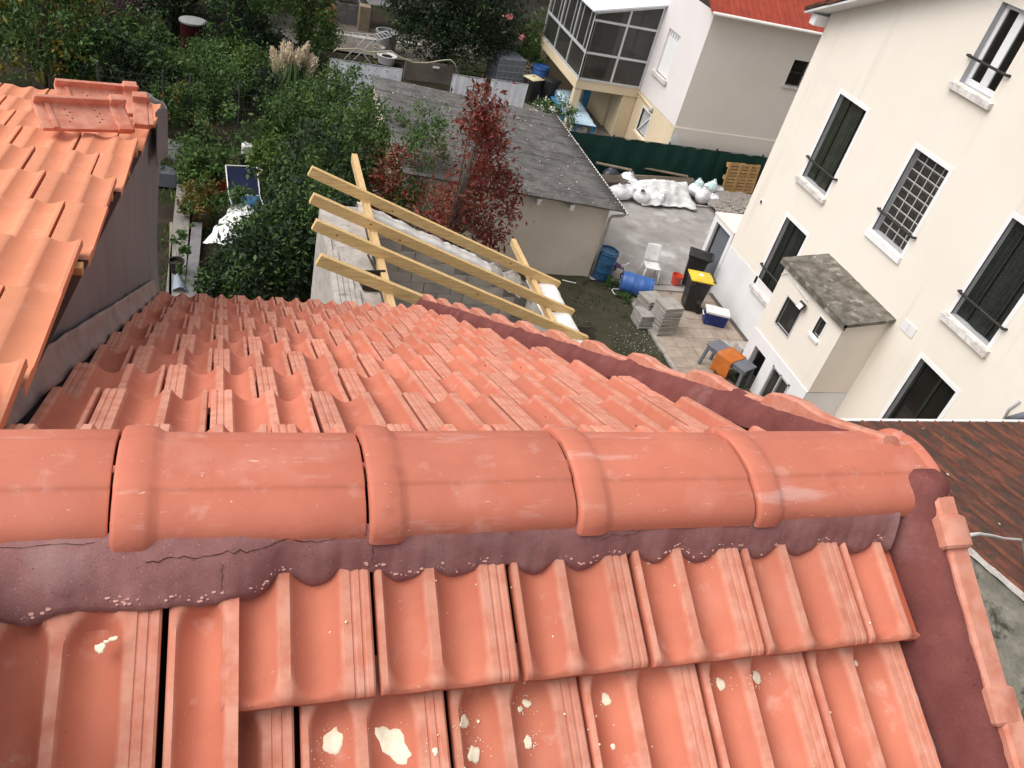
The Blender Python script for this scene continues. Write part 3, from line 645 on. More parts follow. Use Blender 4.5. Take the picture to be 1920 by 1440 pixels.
# ================================================================ ground and setting
def sheet(name, m, x0, x1, y0, y1, z, nx=1, ny=1, amp=0.0):
    mb = MB(); mb.grid(nx, ny, lambda a, b: (x0 + (x1 - x0) * a, y0 + (y1 - y0) * b, z + amp * nz(a * nx * .35, b * ny * .35, z)))
    return struct(mb.build(name, m, smooth=True))
sheet('ground', 'soil', -130, 160, -60, 240, 0.0, 30, 30)
sheet('garden_ground', 'soil', -30, 9.0, 5.2, 60, .006, 90, 130, .05)
sheet('lawn', 'lawn', 1.55, 9.60, 4.9, 22.4, .035, 60, 130, .03)
sheet('courtyard', 'concrete', 8.85, 17.5, 16.62, 21.52, .060, 2, 2)
sheet('side_yard', 'concrete', 9.66, 17.5, 4.0, 16.62, .045, 2, 2)
sheet('yard_strip', 'soil_yard', 8.9, 24, 21.5, 24.2, .030, 40, 10, .04)
sheet('garden_path', 'path', 1.5, 12, 31.6, 35.0, .075, 10, 4, .02)
sheet('neighbour_yard', 'path', 9.3, 22, 24.2, 34, .05, 10, 8, .01)
KX = 9.66
for i in range(9):                                             # edging between lawn and yard
    mb = MB(); y0 = 7.2 + i * 1.06; mb.box((KX - .05, y0, 0), (KX + .05, y0 + 1.045, .09 + random.uniform(-.01, .01))); k_ = mb.build('kerb', 'kerb', bev=.012, smooth=False); struct(k_)
for i in range(6):
    mb = MB(); x0 = 9.8 + i * 1.05; mb.box((x0, 21.50 + random.uniform(-.01, .01), 0), (x0 + 1.04, 21.60, .12)); struct(mb.build('kerb', 'kerb', bev=.012))
# paved terrace of square pavers
mb = MB(); mb.box((KX + .05, 6.4, .0), (12.3, 16.35, .052)); pav = struct(mb.build('paved_terrace', 'paver_joint'))
me = MB(); me.box((-.198, -.198, 0), (.198, .198, .05)); me = me.mesh('paver', 'paver')
for i in range(7):
    for j in range(24):
        x, y = KX + .26 + i * .405, 6.75 + j * .405
        if x > 12.25 or (x > 11.1 and 10.5 < y < 13.2): continue
        inst('paver', me, pav, Matrix.Translation((x, y, .012 + random.uniform(-.003, .004))) @ Matrix.Rotation(random.uniform(-.008, .008), 4, 'Z') @ Matrix.Rotation(random.uniform(-.008, .008), 4, 'X'))
# crumbs of rubble and tufts on the lawn
def scatter_stones(name, m, n, fx, r0, r1, parent=None):
    mb = MB()
    for i in range(n):
        p = fx(); r = random.uniform(r0, r1); a, b = random.uniform(.7, 1.3), random.uniform(.7, 1.3)
        mb.lathe(p, [(.4 * r, -.4 * r), (r, .1 * r), (.7 * r, .6 * r), (.1 * r, .75 * r)], 6, a, b)
    return struct(mb.build(name, m, parent), 'stuff')
scatter_stones('rubble_crumbs', 'cement', 150, lambda: G(random.gauss(1205, 26), random.gauss(648, 18)) + Vector((0, 0, .05)), .005, .016)
scatter_stones('rubble_crumbs', 'cement', 160, lambda: Vector((random.uniform(6.6, 9.5), random.uniform(10.5, 16.5), .05)), .004, .012)

# ================================================================ brown roofed building at the right
bh = thing('brown_roofed_building', 'low building with weathered brown roof and stained render beside the ridge end', 'building', (9.7, 3, 0))
BX, BY, BZ, BT = 7.22, 6.42, 4.30, math.tan(rad(11.2))
bz = lambda y: BZ + (BY - y) * BT
mb = MB(); mb.prism([(BX, -4, 0), (BX, BY - .12, 0), (BX, BY - .12, bz(BY) - .06), (BX, -4, bz(-4) - .06)], (4.9, 0, 0)); mb.build('house_wall', 'patina', bh)
mb = MB(); a = [(BX - .02, -4, bz(-4)), (12.15, -4, bz(-4)), (12.15, BY, bz(BY)), (BX - .02, BY, bz(BY))]
mb.prism(a, (0, 0, -.05)); bd = mb.build('roof_deck', 'deck', bh)
pitch = .305
mbp = MB(); n = 26                                             # one strip of roofing between two standing ribs, rough lower edge
mbp.grid(4, n, lambda a, t: (a * (pitch - .03), -10.38 + t * 10.40, (10.38 - t * 10.40) * BT + .012 + .012 * math.sin(a * math.pi) + .006 * (t * 26 % 1)))
ms_ = mbp.mesh('roof_strip', 'brown_roof')
mbr = MB(); mbr.prism([(0, -10.4, 10.4 * BT), (.028, -10.4, 10.4 * BT), (.028, -10.4, 10.4 * BT + .034), (.008, -10.4, 10.4 * BT + .04)], (0, 10.42, -10.42 * BT)); mr_ = mbr.mesh('roof_rib', 'brown_rib')
for i in range(17):
    x = BX + i * pitch
    if x > 12.0: break
    inst('roof_strip', ms_, bd, Matrix.Translation((x + .015, BY, BZ + random.uniform(-.003, .003)))); inst('roof_rib', mr_, bd, Matrix.Translation((x - .014, BY, BZ)))
mb = MB(); mb.beam((BX - .1, BY + .03, BZ + .0), (12.2, BY + .03, BZ + .0), .045, .06); mb.build('eaves_trim', 'white_trim', bh, bev=.01)
mb = MB(); mb.grid(120, 3, lambda a, t: (BX - .045 + .05 * t + .012 * nz(a * 40, t), -4 + a * (4 + BY), bz(-4 + a * (4 + BY)) + .012 + .012 * nz(a * 70, t * 2) - .05 * (1 - t) ** 3)); mb.build('verge_mortar', 'cement', bh, smooth=True)
mb = MB()
for i in range(40):
    x, y = random.uniform(BX + .1, 11.5), random.uniform(2.5, 6.3); r = random.uniform(.008, .022); mb.lathe((x, y, bz(y) + .03), [(r * .5, 0), (r, r * .3), (r * .3, r * .7)], 6, 1, random.uniform(.6, 2))
struct(mb.build('roof_litter', 'cement', bh), 'stuff')
pts = [WX(px, py, x) for px, py, x in [(1811, 1004, 1.60), (1835, 1001, 2.5), (1858, 1004, 3.6), (1885, 1010, 4.8), (1915, 1012, 6.2)]]   # hangs from the verge across to the brown roof
e_ = WX(1960, 1014, 7.6); e_.z = bz(e_.y) + .05; pts += [e_, Vector((9.5, e_.y - .5, bz(e_.y - .5) + .05)), Vector((11.8, e_.y - .9, bz(e_.y - .9) + .05))]
mb = MB(); mb.tube(pts, [.0045, .006, .007, .008, .009, .010, .010, .010], 6); o = mb.build('cable', 'cable', smooth=True); _tag(o, 'thin white cable crossing from the ridge end over the weathered brown roof', 'cable')

# ================================================================ unfinished outbuilding of blocks and new rafters
ob_ = thing('unfinished_outbuilding', 'unfinished grey block outbuilding with new pine rafters beyond the far eaves', 'building', (3.8, 11, 0))
ZR = 2.6; SLP = math.tan(rad(20.9)); XRR = 5.80
rz_ = lambda x: ZR + (XRR - x) * SLP                            # top of the rafters
LWX0, LWX1 = 1.46, 2.12; RWX0, RWX1 = 5.36, 5.86; YB = 12.22; YN = 6.2
PLH = .16
lwt = rz_(2.16) - .17 - PLH - .02; rwt = rz_(5.4) - .17 - .08
def courses(x0, x1, y, topz, face):                            # running bond of blocks on a wall face towards -y
    me_ = MB(); me_.box((-.242, 0, -.096), (.242, .05, .096)); return me_.mesh('block', 'block')
mblk = courses(0, 0, 0, 0, 0)
# far gable wall with blocks
bw = MB(); bw.prism([(LWX1, YB, 0), (RWX0, YB, 0), (RWX0, YB, rz_(RWX0) - .36), (LWX1, YB, rz_(LWX1) - .36)], (0, .20, 0)); gw = bw.build('gable_wall', 'block_joint', ob_)
for r in range(19):
    z = .10 + r * .2
    for q in range(-1, 9):
        x = LWX1 + .25 + q * .5 + (.25 if r % 2 else 0)
        if x - .24 < LWX1 - .02 or x + .24 > RWX0 + .02 or z + .1 > rz_(x + .25) - .38: continue
        inst('block', mblk, gw, Matrix.Translation((x, YB - .012 + random.uniform(-.003, .003), z)))
def gtop(a, t):
    x = LWX1 - .06 + a * (RWX0 - .1 - LWX1); z = rz_(x) - .34 - (.14 * max(0, a - .70) / .3) + .03 * nz(x * 3, 1) + .02 * nz(x * 9, 2)
    p = [(-.03, -.14), (-.035, .02), (.0, .06), (.12, .07), (.22, .05), (.25, -.1)]; i = min(int(t * 5 + 1e-6), 5); y, h = p[i]
    return (x, YB + y + .02 * nz(x * 7, t * 4), z + h * (1 + .4 * nz(x * 5, t * 3)) + .015 * nz(x * 18, t * 9))
mb = MB(); mb.grid(80, 5, gtop); mb.build('mortar_coping', 'fresh_render', ob_, smooth=True)
for (x, w) in ((4.62, .30), (5.0, .34)):                       # loose lumps closing the low end of the gable
    mb = MB(); mb.grid(10, 8, lambda a, t: (x + (a - .5) * w, YB + .1 + (t - .5) * .34, rz_(x) - .38 + .16 * math.sin(a * 3.14) ** .5 * math.sin(t * 3.14) ** .5 + .03 * nz(a * 5, t * 5, x))); mb.build('mortar_lump', 'cement', ob_, smooth=True)
# side walls, wide rough top on the left one
mb = MB(); mb.grid(10, 60, lambda a, t: (LWX0 + .03 * nz(t * 9, 1) * (1 - a) + a * (LWX1 - LWX0), 6.2 + t * (YB + .2 - 6.2), lwt + .02 * nz(a * 5, t * 22) + .012 * nz(a * 12, t * 60)))
lt = mb.build('wall_top', 'cement', ob_, smooth=True)
mb = MB(); mb.box((LWX0 + .01, 6.2, 0), (LWX1 - .005, YB + .18, lwt - .02)); mb.build('side_wall', 'cement', ob_)
mb = MB()
for k in range(5):
    x = LWX0 + .035 + k * .075; mb.beam((x, 6.2, lwt + .018), (x + .02, 11.6 - k * .25, lwt + .018 + .006 * (k % 2)), .068, .02)
for i in range(5):
    q = MB(); x = LWX0 + .035 + i * .075; q.beam((x, 6.2, lwt + .020), (x + .02 - .005 * i, 11.3 - i * .35, lwt + .020 + .004 * (i % 2)), .066, .022); q.build('shuttering_board', 'cement', ob_, bev=.003)
mb = MB(); mb.box((RWX0, 6.2, 0), (RWX1, YB + .2, rwt - .02)); sw = mb.build('side_wall', 'block_joint', ob_)
for r in range(12):
    for q in range(13):
        y = 6.45 + q * .5 + (.25 if r % 2 else 0); z = .1 + r * .2
        if y > YB - .2 or z + .1 > rwt: continue
        inst('block', mblk, sw, Matrix.Translation((RWX0 - .012, y, z)) @ Matrix.Rotation(-math.pi / 2, 4, 'Z'))
mb = MB(); mb.grid(8, 60, lambda a, t: (RWX0 - .02 + a * (RWX1 + .06 - RWX0) + .02 * nz(t * 12, a), 6.2 + t * (YB + .25 - 6.2), rwt + .015 * math.sin(a * 3.1) + .022 * nz(a * 6, t * 26) - (.07 if a in (0, 1) else 0)))
mb.build('wall_top', 'cement_white', ob_, smooth=True)
# timber: two plates along y, four rafters along x
pl1 = rz_(2.16) - .165
mb = MB(); mb.beam((2.19, 6.4, pl1 - PLH / 2), (2.19, 14.1, pl1 - PLH / 2), .10, PLH); mb.build('wall_plate', 'pine_x', ob_, bev=.004)
pl2 = rz_(5.42) - .165
mb = MB(); mb.beam((5.40, 6.4, pl2 - .06), (5.40, 13.75, pl2 - .06), .09, .14); mb.build('wall_plate', 'pine_x', ob_, bev=.004)
RAF = [(12.30, 1.26, 5.93), (11.36, 1.22, 5.90), (10.56, 1.20, 5.89), (9.62, 1.19, 5.88)]
for y, xa, xb in RAF:
    mb = MB(); mb.beam((xa, y, rz_(xa) - .08), (xb, y, rz_(xb) - .08), .082, .165); rf = mb.build('rafter', 'pine', ob_, bev=.004)
    kb = MB()
    for q in range(2):
        x = random.uniform(xa + .3, xb - .3); zk = random.uniform(-.04, .03); kb.add([(x + .018 * math.cos(a), y - .0425, rz_(x) - .08 + zk + .014 * math.sin(a)) for a in [k * math.pi / 5 for k in range(10)]], [tuple(range(10))])
    struct(kb.build('wood_knots', 'knot', rf), 'stuff')
# black tool case and nails lying on the wall top
p = G(700, 535, lwt + .03); t = thing('tool_case', 'small black open tool case on the left block wall under a rafter', 'tool case', p, .15)
mb = MB(); mb.box((-.19, -.13, 0), (.19, .13, .03)); mb.build('base', 'bin_black', t, w=False, bev=.01)
mb = MB(); mb.box((-.19, .10, .02), (.19, .13, .18)); mb.build('lid', 'bin_black', t, w=False, bev=.01)
mb = MB(); mb.box((-.19, -.13, .02), (-.17, .13, .10)); mb.box((.17, -.13, .02), (.19, .13, .10)); mb.box((-.19, -.13, .02), (.19, -.11, .10)); mb.build('rim', 'bin_black', t, w=False, bev=.004)
for (px, py, qx, qy, lb) in [(690, 478, 705, 508, 'long rusty iron pin leaning by the tool case, outer one'), (698, 474, 712, 512, 'long rusty iron pin leaning by the tool case, inner one')]:
    a, b = G(px, py, lwt + .12), G(qx, qy, lwt + .03); mb = MB(); mb.tube([a, b], .018, 8); mb.lathe(b, [(.03, -.01), (.03, .01)], 10); o = mb.build('iron_pin', 'iron', smooth=False); _tag(o, lb, 'iron pin', 'iron pins by the tool case')

# ================================================================ grey shed with corrugated roof
sh = thing('garden_shed', 'long cream shed with mossy grey corrugated roof behind the rafters', 'shed', (6.3, 19.5, 0))
SX0, SX1, SY0, SY1 = 3.66, 9.16, 16.55, 22.42
sz = lambda x: 2.02 + (SX1 - x) * .073
mb = MB(); mb.prism([(SX0 + .1, SY0 + .25, 0), (SX1 - .32, SY0 + .25, 0), (SX1 - .32, SY0 + .25, sz(SX1 - .3) - .09), (SX0 + .1, SY0 + .25, sz(SX0) - .09)], (0, SY1 - SY0 - .45, 0)); mb.build('shed_wall', 'shed_wall', sh)
nrow = 6; cw = (SY1 - SY0) / nrow
for i in range(nrow):                                          # overlapping sheets, waves run across the shed
    for j in range(1):
        xa, xb = SX0, SX1
        ya = SY0 + i * cw; lift = .003 * (i % 2)
        def fs(a, t, xa=xa, xb=xb, ya=ya, lift=lift):
            y = ya + t * (cw + .03); x = xa + (xb - xa) * a; return (x, y, sz(x) + lift + .027 * math.sin(2 * math.pi * y / .150) + .006 * nz(x * 1.5, y * 1.5))
        mb = MB(); mb.grid(14, 60, fs); mb.build('roof_sheet', 'fibro', sh, smooth=True, solid=.008)
mb = MB(); mb.tube([(SX1 + .03, SY0 - .02, sz(SX1) - .03), (SX1 + .03, SY1 + .03, sz(SX1) - .03)], .035, 8); mb.build('gutter', 'verge_white', sh, smooth=True)
mb = MB(); mb.tube([(SX1 + .03, SY0 + .06, 1.96), (SX1 - .02, SY0 + .10, 1.88), (SX1 - .24, SY0 + .19, 1.80), (SX1 - .275, SY0 + .20, 1.72), (SX1 - .275, SY0 + .20, .12)], .036, 10); mb.build('downpipe', 'cement', sh, smooth=True)
for px, py in ((1010, 378), (1070, 392)):
    q = WY(px, py, SY0 + .1); mb = MB(); mb.box((q.x - .05, SY0 + .02, sz(q.x) - .20), (q.x + .05, SY0 + .26, sz(q.x) - .06)); mb.build('purlin_end', 'verge_white', sh, bev=.008)
mb = MB()
for i in range(150):
    x, y = random.uniform(SX0, SX1), random.uniform(SY0, SY1); r = random.uniform(.008, .035) * random.random() + .006; mb.lathe((x, y, sz(x) + .03), [(r * .4, -.2 * r), (r, .2 * r), (r * .3, .7 * r)], 6, 1, random.uniform(.7, 1.6))
struct(mb.build('roof_litter', 'cement', sh), 'stuff')
# ================================================================ cream house at the right
HX = 12.3
wh = thing('cream_house', 'tall cream rendered house with iron-barred windows filling the right side', 'house', (15, 12, 0))
HY0, HY1 = 3.0, 16.48
gt = lambda y: 7.17 + .45 * (HY1 - y) if y > 10.2 else 7.17 + .45 * (HY1 - 10.2) - .45 * (10.2 - y)
R_ = lambda *pp: rectX(HX, *pp)
w1 = (14.08, 15.06, 4.06, 5.95); gbw = (11.41, 12.39, 4.20, 5.92); bwn = (8.75, 9.73, 3.98, 5.90)
w3 = (14.03, 14.93, 1.26, 3.10); dw = (8.73, 9.73, .95, 2.98); tw = (11.42, 12.25, 7.24, 8.60)
bwin = R_((1378, 606), (1392, 584), (1416, 622)); bwin = (13.30, 14.15, .18, .72)
holes = [w1, gbw, bwn, w3, dw, tw, bwin]
PW_ = lambda a, d, z: (HX + d, a, z)
mb = MB(); rv = MB(); wall_holes(mb, (HY0, HY1, 0, 9), holes, gt, PW_, .24, rv, [10.2])
wl_ = mb.build('house_wall', 'render_cream', wh)
struct(rv.build('window_reveals', 'reveal', wh), 'stuff')
mb = MB(); mb.quad((HX, HY1, 0), (HX + 8, HY1, 0), (HX + 8, HY1, 7.17), (HX, HY1, 7.17)); mb.quad((HX + 8, HY0, 0), (HX, HY0, 0), (HX, HY0, 6.7), (HX + 8, HY0, 6.7)); mb.build('side_wall', 'render_cream', wh)
mb = MB(); bt = 1.45                                             # white base course, a few mm proud
wall_holes(mb, (13.1, HY1 + .004, 0, bt), [bwin], None, lambda a, d, z: (HX - .006 + d, a, z), .01)
mb.quad((HX - .006, HY1 + .004, 0), (HX + .4, HY1 + .004, 0), (HX + .4, HY1 + .004, bt), (HX - .006, HY1 + .004, bt)); mb.quad((HX - .006, 13.1, bt), (HX - .006, HY1 + .004, bt), (HX, HY1 + .004, bt + .004), (HX, 13.1, bt + .004))
mb.build('base_course', 'render_white', wh)
mb = MB(); mb.quad((HX + .23, HY0, .0), (HX + .23, HY1 - .1, .0), (HX + .23, HY1 - .1, 8.7), (HX + .23, HY0, 8.7)); mb.build('room_dark', 'dark_room', wh)
def surround(h, sill=True, w=.085):
    y0, y1, z0, z1 = h; mb = MB()
    for a, b in (((y0 - w, z0), (y0, z1 + w)), ((y1, z0), (y1 + w, z1 + w)), ((y0, z1), (y1, z1 + w))): mb.box((HX - .006, a[0], a[1]), (HX + .03, b[0], b[1]))
    mb.build('window_surround', 'surround', wh)
def sill(h, ext=.10, th=.09, out=.09, m='sill_stone', drop=.0):
    y0, y1, z0, z1 = h
    mb = MB(); mb.grid(16, 3, lambda a, t: (HX - out + t * (out + .235), y0 - ext + a * (y1 - y0 + 2 * ext), z0 - .045 + .045 * t + .004 * nz(a * 9, t * 5, y0)), flip=True)
    mb.prism([(HX - out, y0 - ext, z0 - .048), (HX - out, y1 + ext, z0 - .048), (HX - out, y1 + ext, z0 - .048 - th), (HX - out, y0 - ext, z0 - .048 - th)], (out + .02, 0, 0)); mb.build('window_sill', m, wh)
def bar(h, z, ext=.12):
    y0, y1 = h[0] - ext, h[1] + ext - .06; mb = MB(); mb.tube([(HX - .0, y0, z), (HX - .07, y0 + .005, z), (HX - .075, y0 + .03, z), (HX - .075, y1 - .03, z), (HX - .07, y1, z), (HX, y1, z)], .024, 8); mb.build('safety_bar', 'iron', wh, smooth=True)
def folding_shutter(h, m, nleaf=4, d=.15):
    """metal concertina shutter: narrow leaves at slight angles, with punched slots"""
    y0, y1, z0, z1 = h; lw = (y1 - y0) / nleaf
    for i in range(nleaf):
        a = .035 if i % 2 == 0 else -.035; yc0, yc1 = y0 + i * lw, y0 + (i + 1) * lw
        mb = MB(); mb.prism([(HX + d - a / 2, yc0 + .006, z0 + .01), (HX + d + a / 2, yc1 - .006, z0 + .01), (HX + d + a / 2 + .02, yc1 - .006, z0 + .01), (HX + d - a / 2 + .02, yc0 + .006, z0 + .01)], (0, 0, z1 - z0 - .02))
        lf = mb.build('shutter_leaf', m, wh, bev=.004)
        sb = MB(); n = int((z1 - z0 - .3) / .055)
        for k in range(n):
            z = z0 + .15 + k * .055; q = HX + d - .004 + (a / 2 * 0)
            for yy in (yc0 + lw * .32, yc0 + lw * .68):
                xx = HX + d - a / 2 + a * ((yy - yc0) / lw) - .004; sb.box((xx, yy - lw * .10, z), (xx + .006, yy + lw * .10, z + .022))
        struct(sb.build('shutter_slots', 'dark_room' if (i % 2) else 'iron', lf), 'stuff')
        eb = MB(); eb.box((HX + d - .022, yc1 - .012, z0 + .02), (HX + d + .01, yc1 + .004, z1 - .02)); eb.build('leaf_hinge', 'iron', lf)
for h, m in ((w1, 'shutter_olive'), (bwn, 'shutter'), (w3, 'shutter')): folding_shutter(h, m, 4)
for h in (w1, gbw, bwn, w3, dw): surround(h)
sill(w1, .10); sill(bwn, .12, .11); sill(w3, .08); sill(gbw, .08, .12, .06, 'surround'); sill(tw, .12, .10)
bar(w1, 4.50); bar(gbw, 4.62); bar(bwn, 4.42); bar(w3, 1.80); bar(tw, 7.68); bar(dw, 1.36)
# dark french window below
mb = MB(); mb.box((HX + .17, dw[0], dw[2]), (HX + .19, dw[1], dw[3])); mb.build('door_pane', 'glass_dark', wh)
for y in (dw[0] + .03, (dw[0] + dw[1]) / 2, dw[1] - .03): mb = MB(); mb.box((HX + .14, y - .03, dw[2]), (HX + .175, y + .03, dw[3])); mb.build('door_stile', 'shutter', wh, bev=.004)
# glass blocks: 4 x 9
mb = MB(); mb.box((HX + .15, gbw[0], gbw[2]), (HX + .22, gbw[1], gbw[3])); gp = mb.build('glass_block_panel', 'grout', wh)
bw_, bh_ = (gbw[1] - gbw[0]) / 4, (gbw[3] - gbw[2]) / 9
q = MB(); q.grid(8, 8, lambda a, t: (-.018 * (math.sin(a * math.pi) * math.sin(t * math.pi)) ** .35 - .004 + .016 * math.exp(-(((a - .5) ** 2 + (t - .5) ** 2) / .06)), (a - .5) * (bw_ - .022), (t - .5) * (bh_ - .022)), flip=True); gm = q.mesh('glass_block', 'glass_block', True)
for i in range(4):
    for j in range(9): inst('glass_block', gm, gp, Matrix.Translation((HX + .15, gbw[0] + bw_ * (i + .5), gbw[2] + bh_ * (j + .5))))
# white casement window at the top
y0, y1, z0, z1 = tw
for a, b in (((y0, z0), (y1, z0 + .10)), ((y0, z1 - .07), (y1, z1)), ((y0, z0 + .1), (y0 + .09, z1 - .07)), ((y1 - .09, z0 + .1), (y1, z1 - .07)), (((y0 + y1) / 2 - .09, z0 + .1), ((y0 + y1) / 2 + .09, z1 - .07))):
    mb = MB(); mb.box((HX + .12, a[0], a[1]), (HX + .18, b[0], b[1])); mb.build('window_frame', 'frame_white', wh, bev=.008)
mb = MB(); mb.box((HX + .15, y0 + .02, z0 + .02), (HX + .16, y1 - .02, z1 - .02)); mb.build('window_pane', 'glass_dark', wh)
# basement window, vent, wall sign
mb = MB(); mb.box((HX + .15, bwin[0], bwin[2]), (HX + .16, bwin[1], bwin[3])); mb.build('window_pane', 'glass_dark', wh)
for y in (bwin[0] + .2, bwin[0] + .42, bwin[0] + .64): mb = MB(); mb.tube([(HX + .08, y, bwin[2]), (HX + .08, y, bwin[3])], .010, 6); mb.build('window_bar', 'iron', wh)
p = WX(1428, 378, HX); mb = MB(); mb.tube([(HX - .02, p.y, p.z), (HX + .05, p.y, p.z)], .055, 14); mb.build('vent_pipe', 'surround', wh); mb = MB(); mb.tube([(HX - .024, p.y - .01, p.z), (HX, p.y - .01, p.z)], .038, 12); mb.build('vent_hole', 'dark_room', wh)
r = rectX(HX, (1693, 597), (1722, 612), (1713, 638), (1688, 624)); mb = MB(); mb.box((HX - .02, r[0] + .06, r[2] + .08), (HX - .004, r[1] - .06, r[3] - .06)); mb.build('wall_plate', 'render_white', wh, bev=.003)
mb = MB(); mb.box((HX - .024, (r[0] + r[1]) / 2 - .004, r[2] + .1), (HX - .02, (r[0] + r[1]) / 2 + .004, r[3] - .07)); mb.build('plate_seam', 'reveal', wh)
p0, p1 = WX(1882, 792, HX), WX(1915, 752, HX); mb = MB(); mb.tube([p0 + Vector((-.03, 0, 0)), (p0 + p1) / 2 + Vector((-.03, .06, 0)), p1 + Vector((-.03, 0, 0))], .02, 6); mb.build('wall_cable', 'reveal', wh, smooth=True)
p = WX(1912, 785, HX); mb = MB(); mb.tube([p + Vector((-.08, .10, -.1)), p + Vector((-.10, 0, .02)), p + Vector((-.08, -.12, .20))], [.05, .062, .06], 10); mb.build('lamp', 'table_grey', wh, smooth=True)
# roof edge at the gable
mb = MB(); oh = .42
a0 = Vector((HX - oh, HY1 + .35, gt(HY1) - .45 * .35)); a1 = Vector((HX - oh, 10.2, gt(10.2)))
mb.prism([a0, a1, a1 + Vector((0, 0, .05)), a0 + Vector((0, 0, .05))], (9, 0, 0)); mb.build('soffit', 'render_white', wh)
for i in range(10):
    t0, t1 = i / 10, (i + 1) / 10; p, q = a0.lerp(a1, t0), a0.lerp(a1, t1); mb = MB(); mb.prism([p + Vector((-.03, 0, .052)), q + Vector((-.03, .03, .07)), q + Vector((-.03, .03, .15)), p + Vector((-.03, 0, .13))], (9, 0, 0)); mb.build('roof_course', 'brown_roof', wh)
mb = MB(); mb.box((HX - .30, HY1 + .02, 6.86), (HX + .15, HY1 + .22, 7.08)); mb.build('eaves_box', 'render_white', wh, bev=.01)
# low wall beyond the corner with a grey steel door, gravel bed behind it
aw = thing('low_yard_wall', 'low white wall with grey steel door at the foot of the cream house', 'wall', (HX, 17.4, 0))
dr = (16.62, 17.40, .10, 1.62)
mb = MB(); wall_holes(mb, (HY1 + .01, 17.55, 0, 1.74), [dr], None, lambda a, d, z: (HX - .01 + d, a, z), .16)
mb.quad((HX - .01, 17.55, 0), (HX + 2.2, 17.55, 0), (HX + 2.2, 17.55, 1.74), (HX - .01, 17.55, 1.74)); mb.build('wall', 'render_white', aw)
mb = MB(); mb.box((HX - .03, HY1 + .01, 1.74), (HX + 2.2, 17.60, 1.80)); mb.build('roof_slab', 'render_cream', aw, bev=.01)
mb = MB(); mb.box((HX + .10, dr[0], 0), (HX + .14, dr[1], dr[3])); sd_ = mb.build('steel_door', 'table_grey', aw)
mb = MB(); mb.box((HX + .07, dr[1] - .06, .1), (HX + .10, dr[1], dr[3])); mb.build('door_frame', 'iron', aw)
gw_ = thing('gravel_bed_wall', 'low cream wall holding the gravel heap beside the cream house', 'wall', (15.2, 21.4, 0))
a, b = G(1345, 403, .55), G(1398, 407, .55)
mb = MB(); mb.box((a.x, a.y - .09, 0), (b.x + 1.2, a.y + .09, .55)); mb.build('wall', 'render_white', gw_); mb = MB(); mb.box((a.x - .03, a.y - .12, .55), (b.x + 1.2, a.y + .12, .60)); mb.build('coping', 'cement', gw_, bev=.01)
gx, gy = (a.x + b.x) / 2 + 1.0, a.y
mb = MB(); mb.grid(30, 24, lambda u, t: (gx - 1.0 + u * 2.6, gy + .1 + t * 2.0, .28 + .42 * math.sin(u * 3.14) ** .6 * (1 - .6 * t) + .06 * nz(u * 8, t * 8) + .03 * nz(u * 25, t * 25))); o = mb.build('gravel_heap', 'gravel', smooth=False); _tag(o, 'heap of grey gravel between the pallet and the cream house', 'gravel heap')
def gstone():
    u, t = random.random(), random.random(); return Vector((gx - 1.0 + u * 2.6, gy + .15 + t * 1.5, .30 + .42 * math.sin(u * 3.14) ** .6 * (1 - .6 * t)))
scatter_stones('gravel_stones', 'gravel', 420, gstone, .02, .06)

# ---------------------------------------------------------------- porch annex on the cream house
EX, EY0, EY1 = 11.30, 10.78, 13.06
an = thing('porch_annex', 'small cream porch annex with mossy slab roof against the cream house', 'annex', (11.8, 11.9, 0))
RX = lambda *pp: rectX(EX, *pp)
wa = RX((1478, 552), (1505, 583), (1477, 635), (1454, 602)); wb = RX((1537, 588), (1555, 603), (1534, 644), (1517, 628))
wa = (wa[0] + .03, wa[1] - .03, wa[2] + .03, wa[3] - .03); wb = (wb[0] + .06, wb[1] - .06, wb[2] + .10, wb[3] - .06)
dd_ = (12.30, 12.78, .0, .95); wc = (11.28, 11.98, .18, 1.02)
ez = lambda x: 2.92 + (x - EX) * .17
mb = MB(); wall_holes(mb, (EY0, EY1, 1.25, 2.93), [wa, wb], None, lambda a, d, z: (EX + d, a, z), .10)
mb.quad((EX, EY0, 1.25), (HX, EY0, 1.25), (HX, EY0, ez(HX)), (EX, EY0, ez(EX))); mb.quad((EX, EY1, 1.25), (HX, EY1, 1.25), (HX, EY1, ez(HX)), (EX, EY1, ez(EX))); mb.build('annex_wall', 'render_cream', an)
mb = MB(); wall_holes(mb, (EY0, EY1, 0, 1.25), [dd_, wc], None, lambda a, d, z: (EX - .02 + d, a, z), .14)
mb.quad((EX - .02, EY0 - .01, 0), (HX, EY0 - .01, 0), (HX, EY0 - .01, 1.25), (EX - .02, EY0 - .01, 1.25)); mb.quad((EX - .02, EY0, 1.25), (EX - .02, EY1, 1.25), (EX + .01, EY1, 1.255), (EX + .01, EY0, 1.255)); mb.build('base_course', 'render_white', an)
mb = MB(); mb.quad((EX + .4, EY0 + .02, .0), (EX + .4, EY1 - .02, .0), (EX + .4, EY1 - .02, 2.8), (EX + .4, EY0 + .02, 2.8)); mb.build('room_dark', 'dark_room', an)
def slabtop(u, t):
    x = EX - .10 + u * (HX + .0 - EX + .10); y = EY0 - .10 + t * (EY1 - EY0 + .2); return (x, y, ez(x) + .085 + .008 * nz(x * 6, y * 6) + .004 * nz(x * 20, y * 20))
